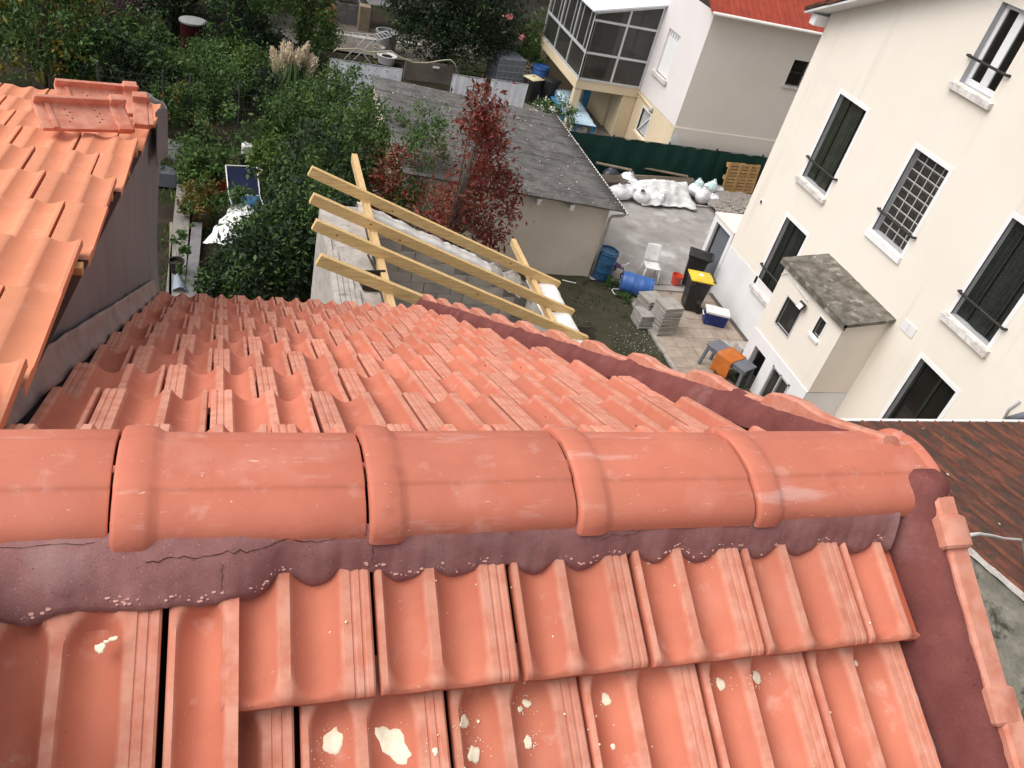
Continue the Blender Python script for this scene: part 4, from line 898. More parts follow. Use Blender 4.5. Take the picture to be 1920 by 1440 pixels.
mb = MB(); mb.grid(16, 30, slabtop); mb.box((EX - .10, EY0 - .10, 2.86), (EX - .06, EY1 + .10, 2.985)); mb.prism([(EX - .1, EY0 - .10, ez(EX - .1) + .01), (HX, EY0 - .10, ez(HX) + .01), (HX, EY0 - .10, ez(HX) + .085), (EX - .1, EY0 - .10, ez(EX - .1) + .085)], (0, .03, 0)); mb.build('roof_slab', 'moss_slab', an)
for h, n in ((wa, 1), (wb, 1)):
    mb = MB(); mb.box((EX + .07, h[0], h[2]), (EX + .08, h[1], h[3])); mb.build('window_pane', 'pane', an)
    for a, b in (((h[0] - .03, h[2] - .03), (h[1] + .03, h[2])), ((h[0] - .03, h[3]), (h[1] + .03, h[3] + .025)), ((h[0] - .03, h[2]), (h[0], h[3])), ((h[1], h[2]), (h[1] + .03, h[3]))):
        mb = MB(); mb.box((EX - .012, a[0], a[1]), (EX + .05, b[0], b[1])); mb.build('window_frame', 'alu' if h is wa else 'frame_white', an)
mb = MB(); mb.box((EX - .05, wb[0] - .06, wb[2] - .09), (EX + .06, wb[1] + .06, wb[2] - .03)); mb.build('window_sill', 'surround', an, bev=.006)
mb = MB(); mb.grid(8, 8, lambda u, t: (EX + .16 + .12 * t, wa[0] + .05 + u * .34, wa[2] + .02 + .20 * math.sin(t * 2.6) + .04 * nz(u * 4, t * 4))); mb.build('cushion', 'plastic_white', an, smooth=True)
mb = MB(); mb.tube([WX(1468, 515, EX) + Vector((-.05, 0, .02)), WX(1478, 512, EX) + Vector((-.02, 0, 0)), WX(1516, 565, EX) + Vector((-.02, 0, 0))], .012, 6); mb.build('conduit', 'surround', an, smooth=True)
p = WX(1510, 573, EX); mb = MB(); mb.obox(Matrix.Translation(p + Vector((-.10, 0, 0))) @ Matrix.Rotation(.5, 4, 'Y'), (.05, .19, .15)); mb.build('floodlight', 'iron', an, bev=.01); mb = MB(); mb.obox(Matrix.Translation(p + Vector((-.135, 0, -.012))) @ Matrix.Rotation(.5, 4, 'Y'), (.012, .15, .11)); mb.build('floodlight_glass', 'plastic_white', an)
mb = MB(); mb.box((EX + .03, wc[0], wc[2]), (EX + .05, wc[1], wc[3])); mb.build('window_pane', 'pane', an)
for a, b in (((wc[0], wc[2]), (wc[0] + .04, wc[3])), ((wc[1] - .04, wc[2]), (wc[1], wc[3])), ((wc[0], wc[3] - .04), (wc[1], wc[3])), (((wc[0] + wc[1]) / 2 - .015, wc[2]), ((wc[0] + wc[1]) / 2 + .015, wc[3]))):
    mb = MB(); mb.box((EX - .035, a[0], a[1]), (EX + .04, b[0], b[1])); mb.build('window_frame', 'alu', an)
st_ = thing('concrete_step', 'pale concrete step in the corner between porch annex and cream house', 'step', (11.75, 13.45, .05)); mb = MB(); mb.box((11.25, 13.08, .03), (12.28, 13.42, .60)); mb.box((11.25, 13.42, .03), (12.28, 13.8, .32)); mb.build('step_block', 'cement', st_, bev=.02)

# ================================================================ house with the glazed veranda, far right
VX, VY = 13.72, 23.62; VB = 1.78
vh = thing('veranda_house', 'pale house with a glazed grey veranda and red tiled roof at the back', 'house', (16, 27, 0))
PX = lambda a, d, z: (VX + d, a, z)
uw = rectX(VX, (1256, 52), (1274, 72), (1230, 132), (1249, 150)); lw_ = rectX(VX, (1207, 201), (1220, 221), (1208, 258), (1194, 243))
VYE = 36.0
mb = MB(); wall_holes(mb, (VY, VYE, VB, 5.35), [uw], None, PX, .16); mb.build('upper_wall', 'wall_white2', vh)
mb = MB(); wall_holes(mb, (VY, VYE, 0, VB), [lw_], None, lambda a, d, z: (VX - .01 + d, a, z), .12); mb.build('lower_wall', 'wall_yellow', vh)
sw_ = (16.52, 17.25, 3.86, 4.72)
sr = rectY(VY, (1490, 113), (1520, 117), (1478, 160), (1500, 164)); 
mb = MB(); wall_holes(mb, (VX, 24, VB, 5.35), [sr], None, lambda a, d, z: (a, VY + d, z), .14); mb.build('gable_wall', 'wall_pink', vh)
mb = MB(); mb.box((VX - .01, VY - .03, 0), (24, VY + .01, VB)); mb.build('plinth', 'wall_pink', vh)
mb = MB(); mb.box((sr[0], VY + .10, sr[2]), (sr[1], VY + .12, sr[3])); mb.build('window_pane', 'glass_dark', vh)
mb = MB(); mb.box((sr[0] - .08, VY - .06, sr[2] - .08), (sr[1] + .1, VY + .06, sr[2])); mb.build('window_sill', 'sill_stone', vh, bev=.006)
for y in ((sr[2] + sr[3]) / 2,): mb = MB(); mb.box((sr[0], VY + .08, y - .02), (sr[1], VY + .1, y + .02)); mb.build('window_bar', 'iron', vh)
mb = MB(); mb.box((VX + .07, uw[0], uw[2]), (VX + .09, uw[1], uw[3])); us_ = mb.build('closed_shutter', 'frame_white', vh)
for k in range(5): mb = MB(); mb.box((VX + .055, uw[0] + .04 + k * (uw[1] - uw[0]) / 5, uw[3] - .20), (VX + .072, uw[0] + .10 + k * (uw[1] - uw[0]) / 5, uw[3] - .08)); mb.build('shutter_slot', 'reveal', us_)
mb = MB(); mb.box((VX - .10, uw[0] - .14, uw[2] - .14), (VX + .06, uw[1] + .14, uw[2])); mb.build('window_sill', 'sill_stone', vh, bev=.01)
mb = MB(); mb.box((VX + .08, lw_[0], lw_[2]), (VX + .10, lw_[1], lw_[3])); mb.build('window_pane', 'reveal', vh)
mb = MB(); mb.beam((VX + .04, lw_[0], lw_[3]), (VX + .04, lw_[1], lw_[2]), .03, .04); mb.build('window_bar', 'frame_white', vh)
for a, b in (((lw_[0] - .05, lw_[2] - .05), (lw_[1] + .05, lw_[2])), ((lw_[0] - .05, lw_[3]), (lw_[1] + .05, lw_[3] + .05)), ((lw_[0] - .05, lw_[2]), (lw_[0], lw_[3])), ((lw_[1], lw_[2]), (lw_[1] + .05, lw_[3]))): mb = MB(); mb.box((VX - .03, a[0], a[1]), (VX + .05, b[0], b[1])); mb.build('window_frame', 'frame_white', vh)
mb = MB(); mb.box((VX - .09, lw_[0] - .12, lw_[2] - .16), (VX + .02, lw_[1] + .12, lw_[2] - .05)); mb.build('window_sill', 'wall_yellow', vh, bev=.008)
p0, p1 = WX(1198, 172, VX), WX(1224, 205, VX); mb = MB(); mb.tube([p0 + Vector((-.04, 0, 0)), p1 + Vector((-.04, 0, 0))], .03, 8); mb.build('wall_pipe', 'wall_yellow', vh, smooth=True); mb = MB(); mb.lathe(p1 + Vector((-.06, 0, -.1)), [(.05, 0), (.08, .05), (.08, .14), (.04, .18)], 12); mb.build('wall_lamp', 'reveal', vh, smooth=True)
p = WY(1272, 252, VY - .05); mb = MB(); mb.prism([(p.x - .22, VY - .04, .9), (p.x + .12, VY - .05, .9), (p.x + .16, VY - .05, 1.22), (p.x - .06, VY - .04, 1.62), (p.x - .22, VY - .04, 1.3)], (0, .02, 0)); mb.build('meter_box', 'frame_white', vh)
# red tile roof over the gable: overlapping courses along x
rz0 = 5.37
for i in range(7):
    y0 = VY - .40 + i * .34; z0 = rz0 + i * .215
    mb = MB(); mb.grid(120, 3, lambda a, t: (VX - .30 + a * 10, y0 + t * .40, z0 + .05 + t * .235 - .02 * (1 - t) + .018 * abs(math.sin(a * 10 / .22 * math.pi)))); mb.grid(120, 1, lambda a, t: (VX - .30 + a * 10, y0 + .002, z0 - .005 + t * (.035 + .018 * abs(math.sin(a * 10 / .22 * math.pi))))); mb.build('roof_course', 'red_tile', vh)
mb = MB(); mb.box((VX - .26, VY - .36, rz0 - .02), (VX + 10, VY + .05, rz0 + .02)); mb.build('soffit', 'verge_white', vh); mb = MB(); mb.tube([(VX - .30, VY - .42, rz0 + .02), (VX + 10, VY - .42, rz0 + .02)], .05, 8); mb.build('gutter', 'verge_white', vh, smooth=True)
mb = MB(); mb.prism([(VX - .30, VY - .38, rz0 - .03), (VX - .30, VY + 2, rz0 + 1.45), (VX - .30, VY + 2, rz0 + 1.55), (VX - .30, VY - .38, rz0 + .08)], (.04, 0, 0)); mb.build('barge_board', 'red_tile', vh)
mb = MB(); mb.quad((VX - .2, VY + 2.0, rz0 + 1.5), (VX + 10, VY + 2.0, rz0 + 1.5), (VX + 10, VYE, rz0 - .2), (VX - .2, VYE, rz0 - .2)); mb.build('rear_roof', 'red_tile', vh)
# the glazed veranda on its posts
YV = 26.75; q0, q1 = WY(1083, 150, YV), WY(1200, 163, YV); XV = q0.x; zf = (q0.z + q1.z) / 2 - .02; zt = WY(1245, 12, YV).z; zl = WY(1110, 22, YV).z; YV2 = 31.2
mb = MB(); mb.box((XV - .03, YV - .02, zf - .30), (VX, YV2, zf)); mb.build('veranda_floor', 'wall_yellow', vh)
for y in (YV + .12, YV2 - .2): mb = MB(); mb.box((XV, y - .12, 0), (XV + .26, y + .12, zf - .3)); mb.build('veranda_post', 'wall_yellow', vh, bev=.02)
mb = MB(); mb.box((VX - .55, YV + .02, 0), (VX - .02, YV + .8, zf - .3)); mb.build('veranda_pier', 'wall_yellow', vh, bev=.02)
def mull(p, q, w=.07): mb = MB(); mb.beam(p, q, w, w, (1, 0, 0) if abs((Vector(q) - Vector(p)).normalized().x) < .9 else (0, 1, 0)); mb.build('veranda_frame', 'alu', vh)
zm, zu = zf + .92, zl - .22
XM = (XV + VX) / 2 + .02; lt_ = lambda x: zl + (zt - zl) * (x - XV) / (VX - XV)
for x in (XV + .04, XM, VX - .05): mull((x, YV, zf), (x, YV, lt_(x)))
for z in (zf + .04, zm, zu): mull((XV, YV - .006, z), (VX, YV - .006, z))
mull((XV, YV - .006, zl), (VX, YV - .006, zt))
nside = 3
for k in range(nside + 1): y = YV + k * (YV2 - YV) / nside; mull((XV + .03, y, zf), (XV + .03, y, zl))
for k in range(2 * nside): y = YV + (k + .5) * (YV2 - YV) / (2 * nside) ; mull((XV + .035, y, zf + .9), (XV + .035, y, zl), .04)
for z in (zf + .04, zm, zl): mull((XV + .024, YV, z), (XV + .024, YV2, z), .075)
mb = MB(); mb.prism([(XV + .03, YV, zf), (VX, YV, zf), (VX, YV, zt), (XV + .03, YV, zl)], (0, .012, 0)); mb.build('veranda_glass', 'pane', vh)
mb = MB(); mb.box((XV + .03, YV, zf), (XV + .042, YV2, zl)); mb.build('veranda_glass', 'pane', vh)
mb = MB(); mb.prism([(XV - .12, YV - .12, zl + .03), (VX, YV - .12, zt + .05), (VX, YV - .12, zt + .10), (XV - .12, YV - .12, zl + .08)], (0, YV2 - YV + .2, 0)); mb.build('veranda_roof', 'veranda_roof', vh)
mb = MB(); mb.box((XV + .8, YV + .5, zf), (XV + 1.4, YV + 1.1, zf + .75)); mb.box((XV + 1.7, YV + .6, zf), (VX - .2, YV + 1.3, zf + .9)); mb.build('veranda_cupboard', 'wood_old', vh)
mb = MB(); mb.quad((XV + .1, YV2 - .05, zf), (VX, YV2 - .05, zf), (VX, YV2 - .05, zt), (XV + .1, YV2 - .05, zl)); mb.build('veranda_back', 'wood_grey', vh)
mb = MB(); mb.box((VX - .7, YV + 2.6, 0), (VX - .62, YV + 3.1, 1.75)); mb.build('blue_door', 'blue_paint', vh)
mb = MB(); mb.box((VX - .62, YV + .9, 0), (VX - .03, YV + 4.3, zf - .3)); mb.build('store_wall', 'wall_yellow', vh)
mb = MB(); mb.box((XV, YV2 - .1, 0), (VX, YV2, zf - .3)); mb.build('back_wall', 'wall_yellow', vh)
# ================================================================ things in the courtyard
def wheelie_bin(label, loc, rz, lid_m, group):
    t = thing('wheelie_bin', label, 'bin', loc, rz, group)       # back with wheels towards +x
    mb = MB(); b = [(-.20, -.20), (.19, -.20), (.19, .20), (-.20, .20)]; tp = [(-.27, -.245), (.25, -.245), (.25, .245), (-.27, .245)]
    mb.add([(x, y, .05) for x, y in b] + [(x, y, .90) for x, y in tp], [(3, 2, 1, 0), (4, 5, 6, 7), (0, 1, 5, 4), (1, 2, 6, 5), (2, 3, 7, 6), (3, 0, 4, 7)]); mb.build('body', 'bin_black', t, w=False, bev=.03)
    mb = MB(); mb.box((-.29, -.265, .86), (.27, .265, .91)); mb.build('rim', 'bin_black', t, w=False, bev=.012)
    mb = MB(); mb.grid(8, 8, lambda a, q: (-.30 + a * .60, -.275 + q * .55, .925 + .055 * (math.sin(a * 3.14) * math.sin(q * 3.14)) ** .5)); mb.box((-.30, -.275, .90), (.30, .275, .928)); ld = mb.build('lid', lid_m, t, w=False, smooth=False)
    mb = MB(); mb.lathe((-.02, 0, .978), [(.06, 0), (.055, .003)], 14); mb.build('lid_label', 'plastic_white' if lid_m == 'bin_yellow' else 'bin_black', ld, w=False)
    mb = MB(); mb.tube([(.33, -.22, .93), (.33, .22, .93)], .018, 8); mb.box((.25, -.22, .915), (.34, -.19, .945)); mb.box((.25, .19, .915), (.34, .22, .945)); mb.build('handle', 'bin_black', t, w=False)
    for y in (-.21, .21): mb = MB(); mb.tube([(.20, y - .025, .10), (.20, y + .025, .10)], .10, 18); mb.build('wheel', 'bin_black', t, w=False)
    return t
wheelie_bin('black wheelie bin with yellow lid on the pavers', G(1291, 577, .06), rad(-14), 'bin_yellow', 'wheelie bins in the courtyard')
wheelie_bin('all-black wheelie bin behind the yellow-lidded one, by the grey door', G(1291, 533, .05), rad(-30), 'bin_black', 'wheelie bins in the courtyard')
def barrel(name, label, M4, r, h, m, openend=True, cat='barrel'):
    t = thing(name, label, cat, M4.translation); t.matrix_world = M4
    pr = [(r * .90, 0), (r * .97, .04 * h), (r, .12 * h), (r, .30 * h), (r * 1.035, .33 * h), (r, .36 * h), (r, .62 * h), (r * 1.035, .65 * h), (r, .68 * h), (r * .98, .90 * h), (r * .93, .95 * h)]
    pr += [(r * .97, .96 * h), (r * .97, h), (r * .88, h), (r * .88, .93 * h), (r * .86, .1 * h)] if openend else [(r * .93, h), (r * .86, h * .985)]
    mb = MB(); mb.lathe((0, 0, 0), pr, 28); mb.build('drum', m, t, w=False, auto=.6)
    mb = MB(); mb.lathe((0, 0, 0), [(r * .95, .905 * h), (r * 1.03, .915 * h), (r * 1.03, .945 * h), (r * .95, .955 * h)], 28); mb.build('hoop', m, t, w=False, smooth=True)
    return t
barrel('barrel', 'upright blue plastic barrel at the shed corner', Matrix.Translation(G(1123, 519, .03)) @ Matrix.Rotation(rad(3), 4, 'Y'), .27, .80, 'plastic_blue')
p = G(1200, 562, .06); barrel('barrel', 'bright blue barrel lying on its side behind the slab stack', Matrix.Translation(p + Vector((-.45, .42, .27))) @ Matrix.Rotation(rad(-25), 4, 'Z') @ Matrix.Rotation(rad(90), 4, 'Y'), .27, .80, 'plastic_blue2', False)
# stacked concrete slabs
def slab_stack(base, n, rz, lean, tag_, size=(.52, .50, .045)):
    me = MB(); me.box((-size[0] / 2, -size[1] / 2, 0), (size[0] / 2, size[1] / 2, size[2])); me = me.mesh('paving_slab', 'slab_grey')
    for i in range(n):
        o = bpy.data.objects.new('paving_slab', me); COL.objects.link(o); o.location = base + Vector((lean[0] * i + random.uniform(-.012, .012), lean[1] * i + random.uniform(-.012, .012), .002 + i * (size[2] + .004))); o.rotation_euler = (0, 0, rz + random.uniform(-.05, .05))
        lab = 'grey concrete slab on top of the ' + tag_ if i == n - 1 else ('grey concrete slab at the bottom of the ' + tag_ if i == 0 else 'grey concrete slab inside the ' + tag_)
        _tag(o, lab, 'paving slab', 'slabs in the ' + tag_); md = o.modifiers.new('Bevel', 'BEVEL'); md.width = .006; md.segments = 1
slab_stack(G(1238, 618, .06), 15, rad(8), (.001, .003), 'taller slab pile nearest the cooler'); slab_stack(G(1213, 592, .06), 11, rad(12), (-.001, .004), 'shorter slab pile beside the lawn edging')
slab_stack(G(1206, 612, .06) + Vector((0, .12, 0)), 7, rad(4), (.002, .002), 'lowest slab pile on the lawn edging', (.42, .45, .045))
# white plastic chair
p = G(1213, 524, .05); t = thing('plastic_chair', 'white armless plastic chair standing on the grey courtyard', 'chair', p, rad(168))
mb = MB(); mb.grid(8, 8, lambda a, q: (-.21 + a * .42, -.20 + q * .42, .43 - .015 * math.sin(a * 3.14) + .02 * q ** 3)); mb.build('seat', 'plastic_white', t, w=False, smooth=True, solid=.02)
mb = MB(); mb.grid(8, 10, lambda a, q: ((-.21 + a * .42) * (1 - .12 * q), -.21 - .12 * q - .03 * math.sin(a * 3.14), .44 + .44 * q)); mb.build('backrest', 'plastic_white', t, w=False, smooth=True, solid=.018)
for sx in (-1, 1):
    for sy in (-1, 1): mb = MB(); mb.tube([(sx * .18, sy * .17, .43), (sx * .23, sy * .22, 0)], [.024, .016], 8); mb.build('leg', 'plastic_white', t, w=False, smooth=True)
# red bucket
p = G(1265, 532, .06); t = thing('bucket', 'small red plastic bucket beside the wheelie bins', 'bucket', p); mb = MB(); mb.lathe((0, 0, 0), [(.105, 0), (.145, .25), (.155, .255), (.155, .275), (.138, .275), (.10, .02)], 22); mb.build('pail', 'bucket_red', t, w=False, auto=.6)
mb = MB(); mb.tube([(.15 * math.cos(a), .15 * math.sin(a) * .3 + .10, .27 + .02 * math.sin(a)) for a in [k * math.pi / 8 for k in range(9)]], .005, 6); mb.build('handle', 'steel', t, w=False)
# cool box
p = G(1336, 606, .06); t = thing('cool_box', 'dark blue cool box with white lid on the pavers', 'cool box', p, rad(-20))
mb = MB(); b = [(-.29, -.17), (.29, -.17), (.29, .17), (-.29, .17)]; mb.add([(x * .94, y * .92, 0) for x, y in b] + [(x, y, .32) for x, y in b], [(3, 2, 1, 0), (4, 5, 6, 7), (0, 1, 5, 4), (1, 2, 6, 5), (2, 3, 7, 6), (3, 0, 4, 7)]); mb.build('body', 'cooler_blue', t, w=False, bev=.025)
mb = MB(); mb.box((-.305, -.185, .32), (.305, .185, .40)); mb.build('lid', 'plastic_white', t, w=False, bev=.025)
mb = MB(); mb.box((-.25, -.14, .40), (.25, .14, .412)); mb.build('lid_panel', 'plastic_white', t, w=False, bev=.006)
mb = MB(); mb.tube([(-.31, -.10, .24), (-.335, -.09, .24), (-.335, .09, .24), (-.31, .10, .24)], .014, 6); mb.build('handle', 'plastic_white', t, w=False)
# grey table with orange cloth
a, b = G(1352, 652, .62), G(1392, 682, .62); d = (b - a); ang = math.atan2(d.y, d.x); mid = (a + b) / 2
t = thing('garden_table', 'grey wooden table draped with an orange cloth by the porch annex', 'table', (mid.x, mid.y, .06), ang)
mb = MB(); mb.box((-.56, -.24, .54), (.56, .24, .58)); mb.build('table_top', 'table_grey', t, w=False, bev=.006)
for sx in (-1, 1):
    for sy in (-1, 1): mb = MB(); mb.beam((sx * .50, sy * .19, .54), (sx * .55, sy * .22, 0), .06, .06, (1, 0, 0)); mb.build('leg', 'table_grey', t, w=False)
for sy in (-1, 1): mb = MB(); mb.box((-.5, sy * .21 - .012, .46), (.5, sy * .21 + .012, .54)); mb.build('apron', 'table_grey', t, w=False)
oc = thing('orange_cloth', 'rust orange cloth hanging over the middle of the grey table', 'cloth', (mid.x, mid.y, .06), ang)
def cl(a, q):
    x = -.22 + a * .44; s = (q - .5) * 1.5; y = max(-.262, min(.262, s)); z = .592 - max(0, abs(s) - .262) * .95 + .006 * nz(x * 8, s * 8); y += .03 * math.copysign(1, s) * max(0, abs(s) - .27) * (1 + math.sin(x * 22)); return (x + .02 * nz(s * 4, 1), y, z)
mb = MB(); mb.grid(16, 30, cl); mb.build('cloth_sheet', 'cloth_orange', oc, w=False, smooth=True, solid=.006)
# child's tricycle by the barrel
p = G(1153, 516, .05); t = thing('tricycle', "small purple child's tricycle beside the blue barrel", 'tricycle', p, rad(-60))
for x, y, r in ((.26, 0, .11), (-.20, -.16, .08), (-.20, .16, .08)):
    mb = MB(); mb.tube([(x, y - .02, r), (x, y + .02, r)], r, 16); w_ = mb.build('wheel', 'bin_black', t, w=False); mb = MB(); mb.tube([(x, y - .024, r), (x, y + .024, r)], r * .6, 12); mb.build('rim', 'plastic_white', w_, w=False)
mb = MB(); mb.tube([(.26, 0, .12), (.20, 0, .30), (-.05, 0, .24), (-.20, 0, .10)], .022, 8); mb.tube([(-.20, -.16, .08), (-.20, .16, .08)], .016, 8); mb.build('frame', 'purple', t, w=False, smooth=True)
mb = MB(); mb.tube([(.26, 0, .12), (.19, 0, .42)], .016, 8); mb.tube([(.19, -.16, .45), (.19, 0, .42), (.19, .16, .45)], .014, 8); mb.build('handlebar', 'plastic_white', t, w=False)
mb = MB(); mb.grid(6, 6, lambda a, q: (-.16 + .2 * a, -.09 + .18 * q, .26 + .03 * (q - .5) ** 2 * 4)); mb.build('saddle', 'purple', t, w=False, smooth=True, solid=.02)
# little things on the lawn
p = G(1162, 549, .06); mb = MB(); mb.tube([p + Vector((.20 * math.copysign(abs(math.cos(a)) ** .5, math.cos(a)), .14 * math.copysign(abs(math.sin(a)) ** .5, math.sin(a)), .02)) for a in [k * math.pi / 10 for k in range(21)]], .012, 6); o = mb.build('white_hoop', 'plastic_white', smooth=True); _tag(o, 'white plastic tube frame lying on the lawn edging', 'hoop')
a, b = G(1054, 525, .06), G(1080, 531, .06); mb = MB(); mb.tube([a, b], .016, 6); o = mb.build('white_stick', 'plastic_white'); _tag(o, 'short white stick on the lawn below the shed wall', 'stick')

# ---------------------------------------------------------------- rubble sacks, planks and pallet along the green screen
FY = 23.30; FZ = 1.30
gf = thing('green_screen_fence', 'dark green screen fence between the courtyard and the veranda house', 'fence', (13, FY, 0))
for i, x in enumerate((9.5, 11.6, 13.6, 15.4, 17.2)): mb = MB(); mb.tube([(x, FY + .05, 0), (x, FY + .05, FZ + .05)], .03, 8); mb.build('fence_post', 'iron', gf)
for i, (x0, x1) in enumerate(((9.3, 11.62), (11.58, 13.9), (13.8, 15.6), (15.5, 18.0))):
    mb = MB(); mb.grid(30, 10, lambda a, t: (x0 + a * (x1 - x0), FY - .012 * i + .03 * nz(a * 5, t * 2, i) + .02 * math.sin(a * 19 + i), t * (FZ + .012 * math.sin(a * 23) + .02 * nz(a * 6, i)))); mb.build('screen_panel', 'fence_green', gf, smooth=True)
mb = MB(); mb.tube([(9.3, FY, FZ), (18, FY, FZ)], .008, 6); mb.build('tension_wire', 'iron', gf)
def sack(label, px, py, z, r, h, m='sack', rz=0.0, lie=0.0, group='rubble sacks along the green screen'):
    p = G(px, py, z); t = thing('rubble_sack', label, 'sack', p, rz, group); sd_ = px * .37 + py
    def f(a, q):
        an = 2 * math.pi * a; zz = q; prof = math.sin(min(1, q * 1.12) * math.pi) ** .42 * (1 - .25 * q) if q < .86 else .30 * (1 - (q - .86) / .14 * .3) + .02
        rr = r * prof * (1 + .16 * nz(math.cos(an) * 1.4 + sd_, math.sin(an) * 1.4, q * 3) + .07 * nz(math.cos(an) * 4 + sd_, math.sin(an) * 4, q * 7)); rr = max(rr, .02)
        x, y, z_ = rr * math.cos(an), rr * math.sin(an) * .85, h * zz
        return (x, y * math.cos(lie) + z_ * math.sin(lie), z_ * math.cos(lie) - y * math.sin(lie) + r * .75 * math.sin(lie))
    mb = MB(); mb.grid(24, 18, f); mb.build('bag', m, t, w=False, smooth=True)
    a_ = f(0, .86); mb = MB(); mb.tube([(r * .36 * math.cos(k * .7), h * .86 * math.sin(lie) + r * .3 * math.sin(k * .7), h * .86 * math.cos(lie) + r * .75 * math.sin(lie)) for k in range(10)], .008, 5); mb.build('tie', 'cement', t, w=False)
    return t
SK = [(1158, 372, .40, .50, .0, 'white rubble sack at the left end next to the shed roof'), (1178, 373, .30, .46, .3, 'white rubble sack second from the shed roof'), (1198, 380, .30, .42, .5, 'white rubble sack partly under the left corner of the white sheet'),
      (1228, 383, .26, .36, .6, 'small rubble sack peeping out below the middle of the white sheet'), (1252, 380, .28, .40, .4, 'rubble sack bulging under the middle of the white sheet'), (1313, 383, .30, .58, .1, 'tall white rubble sack right of the white sheet'), (1334, 387, .30, .44, .2, 'white rubble sack at the right end next to the gravel heap'), (1348, 386, .20, .34, .2, 'small beige-white sack touching the gravel heap')]
SK += [(1170, 350, .34, .5, .2, 'white rubble sack in the second row behind the leftmost ones'), (1296, 372, .30, .5, .3, 'white rubble sack just right of the white sheet, half under it'), (1322, 368, .30, .52, .0, 'white rubble sack in the second row at the right end'), (1345, 372, .26, .42, .3, 'white rubble sack leaning towards the gravel heap'), (1186, 362, .32, .48, .2, 'white rubble sack wedged between the left sacks and the white sheet')]
for i, (px, py, r, h, lie, lb) in enumerate(SK): sack(lb, px, py, .05, r, h, 'sack', i * 1.3, lie)
sack('teal and white cement bag standing on the sacks at the right', 1308, 356, .35, .20, .36, 'sack_teal', .4, .2); sack('blue and white bag with tied neck leaning against the pallet', 1332, 360, .30, .18, .46, 'sack_teal', 1.9, .0)
sack('dark grey bin bag left of the white sheet', 1143, 338, .05, .34, .42, 'sack_dark', .3, .1, 'dark bin bags by the green screen'); sack('crumpled black bin bag against the green screen', 1195, 320, .05, .28, .42, 'sack_dark', 1.0, .0, 'dark bin bags by the green screen')
ws = thing('white_sheet', 'large crumpled white tarpaulin thrown over the rubble sacks', 'tarpaulin', G(1245, 365, 0))
def wsf(a, t):
    P0, P1, P2, P3 = G(1180, 338, .62), G(1287, 344, .62), G(1305, 394, .10), G(1205, 385, .12)
    p = P0.lerp(P1, a).lerp(P3.lerp(P2, a), t); bul = math.sin(a * 3.14) ** .6 * math.sin(min(1, t * 1.2) * 3.0) ** .7
    p = p + Vector((0, 0, .22 * bul + .11 * nz(a * 3.5, t * 3, 2) + .06 * nz(a * 8, t * 7, 5) + .03 * abs(nz(a * 14, t * 12, 7)))); p.y += .14 * nz(a * 6, 3) * t - .20 * max(0, a - .7) * t
    p.z = max(p.z, .08); return p
mb = MB(); mb.grid(56, 40, wsf, flip=True); mb.build('sheet', 'tarp_white', ws, smooth=True, solid=.006)
for i, (p, q, lb) in enumerate([((1118, 305), (1185, 319), 'old plank lying along the foot of the green screen, left'), ((1205, 314), (1290, 331), 'old plank lying along the green screen above the white sheet'), ((1160, 328), (1300, 336), 'longest old plank lying behind the white sheet')]):
    a, b = G(*p, .5 - .1 * i), G(*q, .5 - .1 * i); mb = MB(); mb.beam(a, b, .12, .04); o = mb.build('plank', 'wood_old', bev=.004); _tag(o, lb, 'plank', 'planks along the green screen')
mb = MB(); bb = [(1150, 345), (1290, 352)]; a, b = G(1130, 345, .2), G(1300, 350, .2); mb.beam(a, b, .5, .4); o = mb.build('rubble_bank', 'soil_yard'); _tag(o, 'low bank of dark rubble under the planks and the sacks', 'rubble')
# pallet leaning on the screen
a, b = G(1347, 357, .04), G(1405, 360, .04); wdt = (b - a).length; t = thing('pallet', 'new yellow pine pallet leaning on the green screen', 'pallet', a, math.atan2(b.y - a.y, b.x - a.x)); t.rotation_euler = (rad(-8), 0, t.rotation_euler[2])
hh = .98
for k in range(9): mb = MB(); z = k * (hh - .09) / 8; mb.box((0, -.135, z), (wdt, -.113, z + .088)); mb.build('board', 'pallet', t, w=False, bev=.003)
for x in (0, wdt * .34, wdt * .66, wdt - .1): mb = MB(); mb.box((x, -.160, 0), (x + .10, -.136, hh)); mb.build('stringer_board', 'pallet', t, w=False, bev=.003)
for x in (0, wdt * .5 - .05, wdt - .1):
    for z in (0, hh / 2 - .07, hh - .14): mb = MB(); mb.box((x, -.112, z), (x + .10, -.024, z + .14)); mb.build('block_spacer', 'pallet', t, w=False)
for z in (0, hh / 2 - .05, hh - .10): mb = MB(); mb.box((0, -.022, z), (wdt, 0, z + .10)); mb.build('rear_board', 'pallet', t, w=False)

# ---------------------------------------------------------------- table, bench and bins under the veranda
p0 = G(1068, 225, .72); t = thing('long_table', 'long table under a pale blue cloth beneath the veranda', 'table', G(1085, 215, .05), rad(-2))
q0, q1 = G(1098, 235, .70), G(1060, 170, .70); L_ = (q1 - q0).length; an_ = math.atan2(q1.y - q0.y, q1.x - q0.x); t.location = (q0 + q1) / 2 * 1.0; t.location.z = .05; t.rotation_euler = (0, 0, an_)
mb = MB(); mb.box((-L_ / 2, -.36, .62), (L_ / 2, .36, .66)); mb.build('table_top', 'blue_paint', t, w=False)
for x in (-L_ / 2 + .06, L_ / 2 - .06):
    for y in (-.30, .30): mb = MB(); mb.box((x - .035, y - .035, 0), (x + .035, y + .035, .62)); mb.build('leg', 'blue_paint', t, w=False)
for x in (-L_ / 2 + .06, L_ / 2 - .06): mb = MB(); mb.box((x - .02, -.30, .10), (x + .02, .30, .16)); mb.build('rail', 'blue_paint', t, w=False)
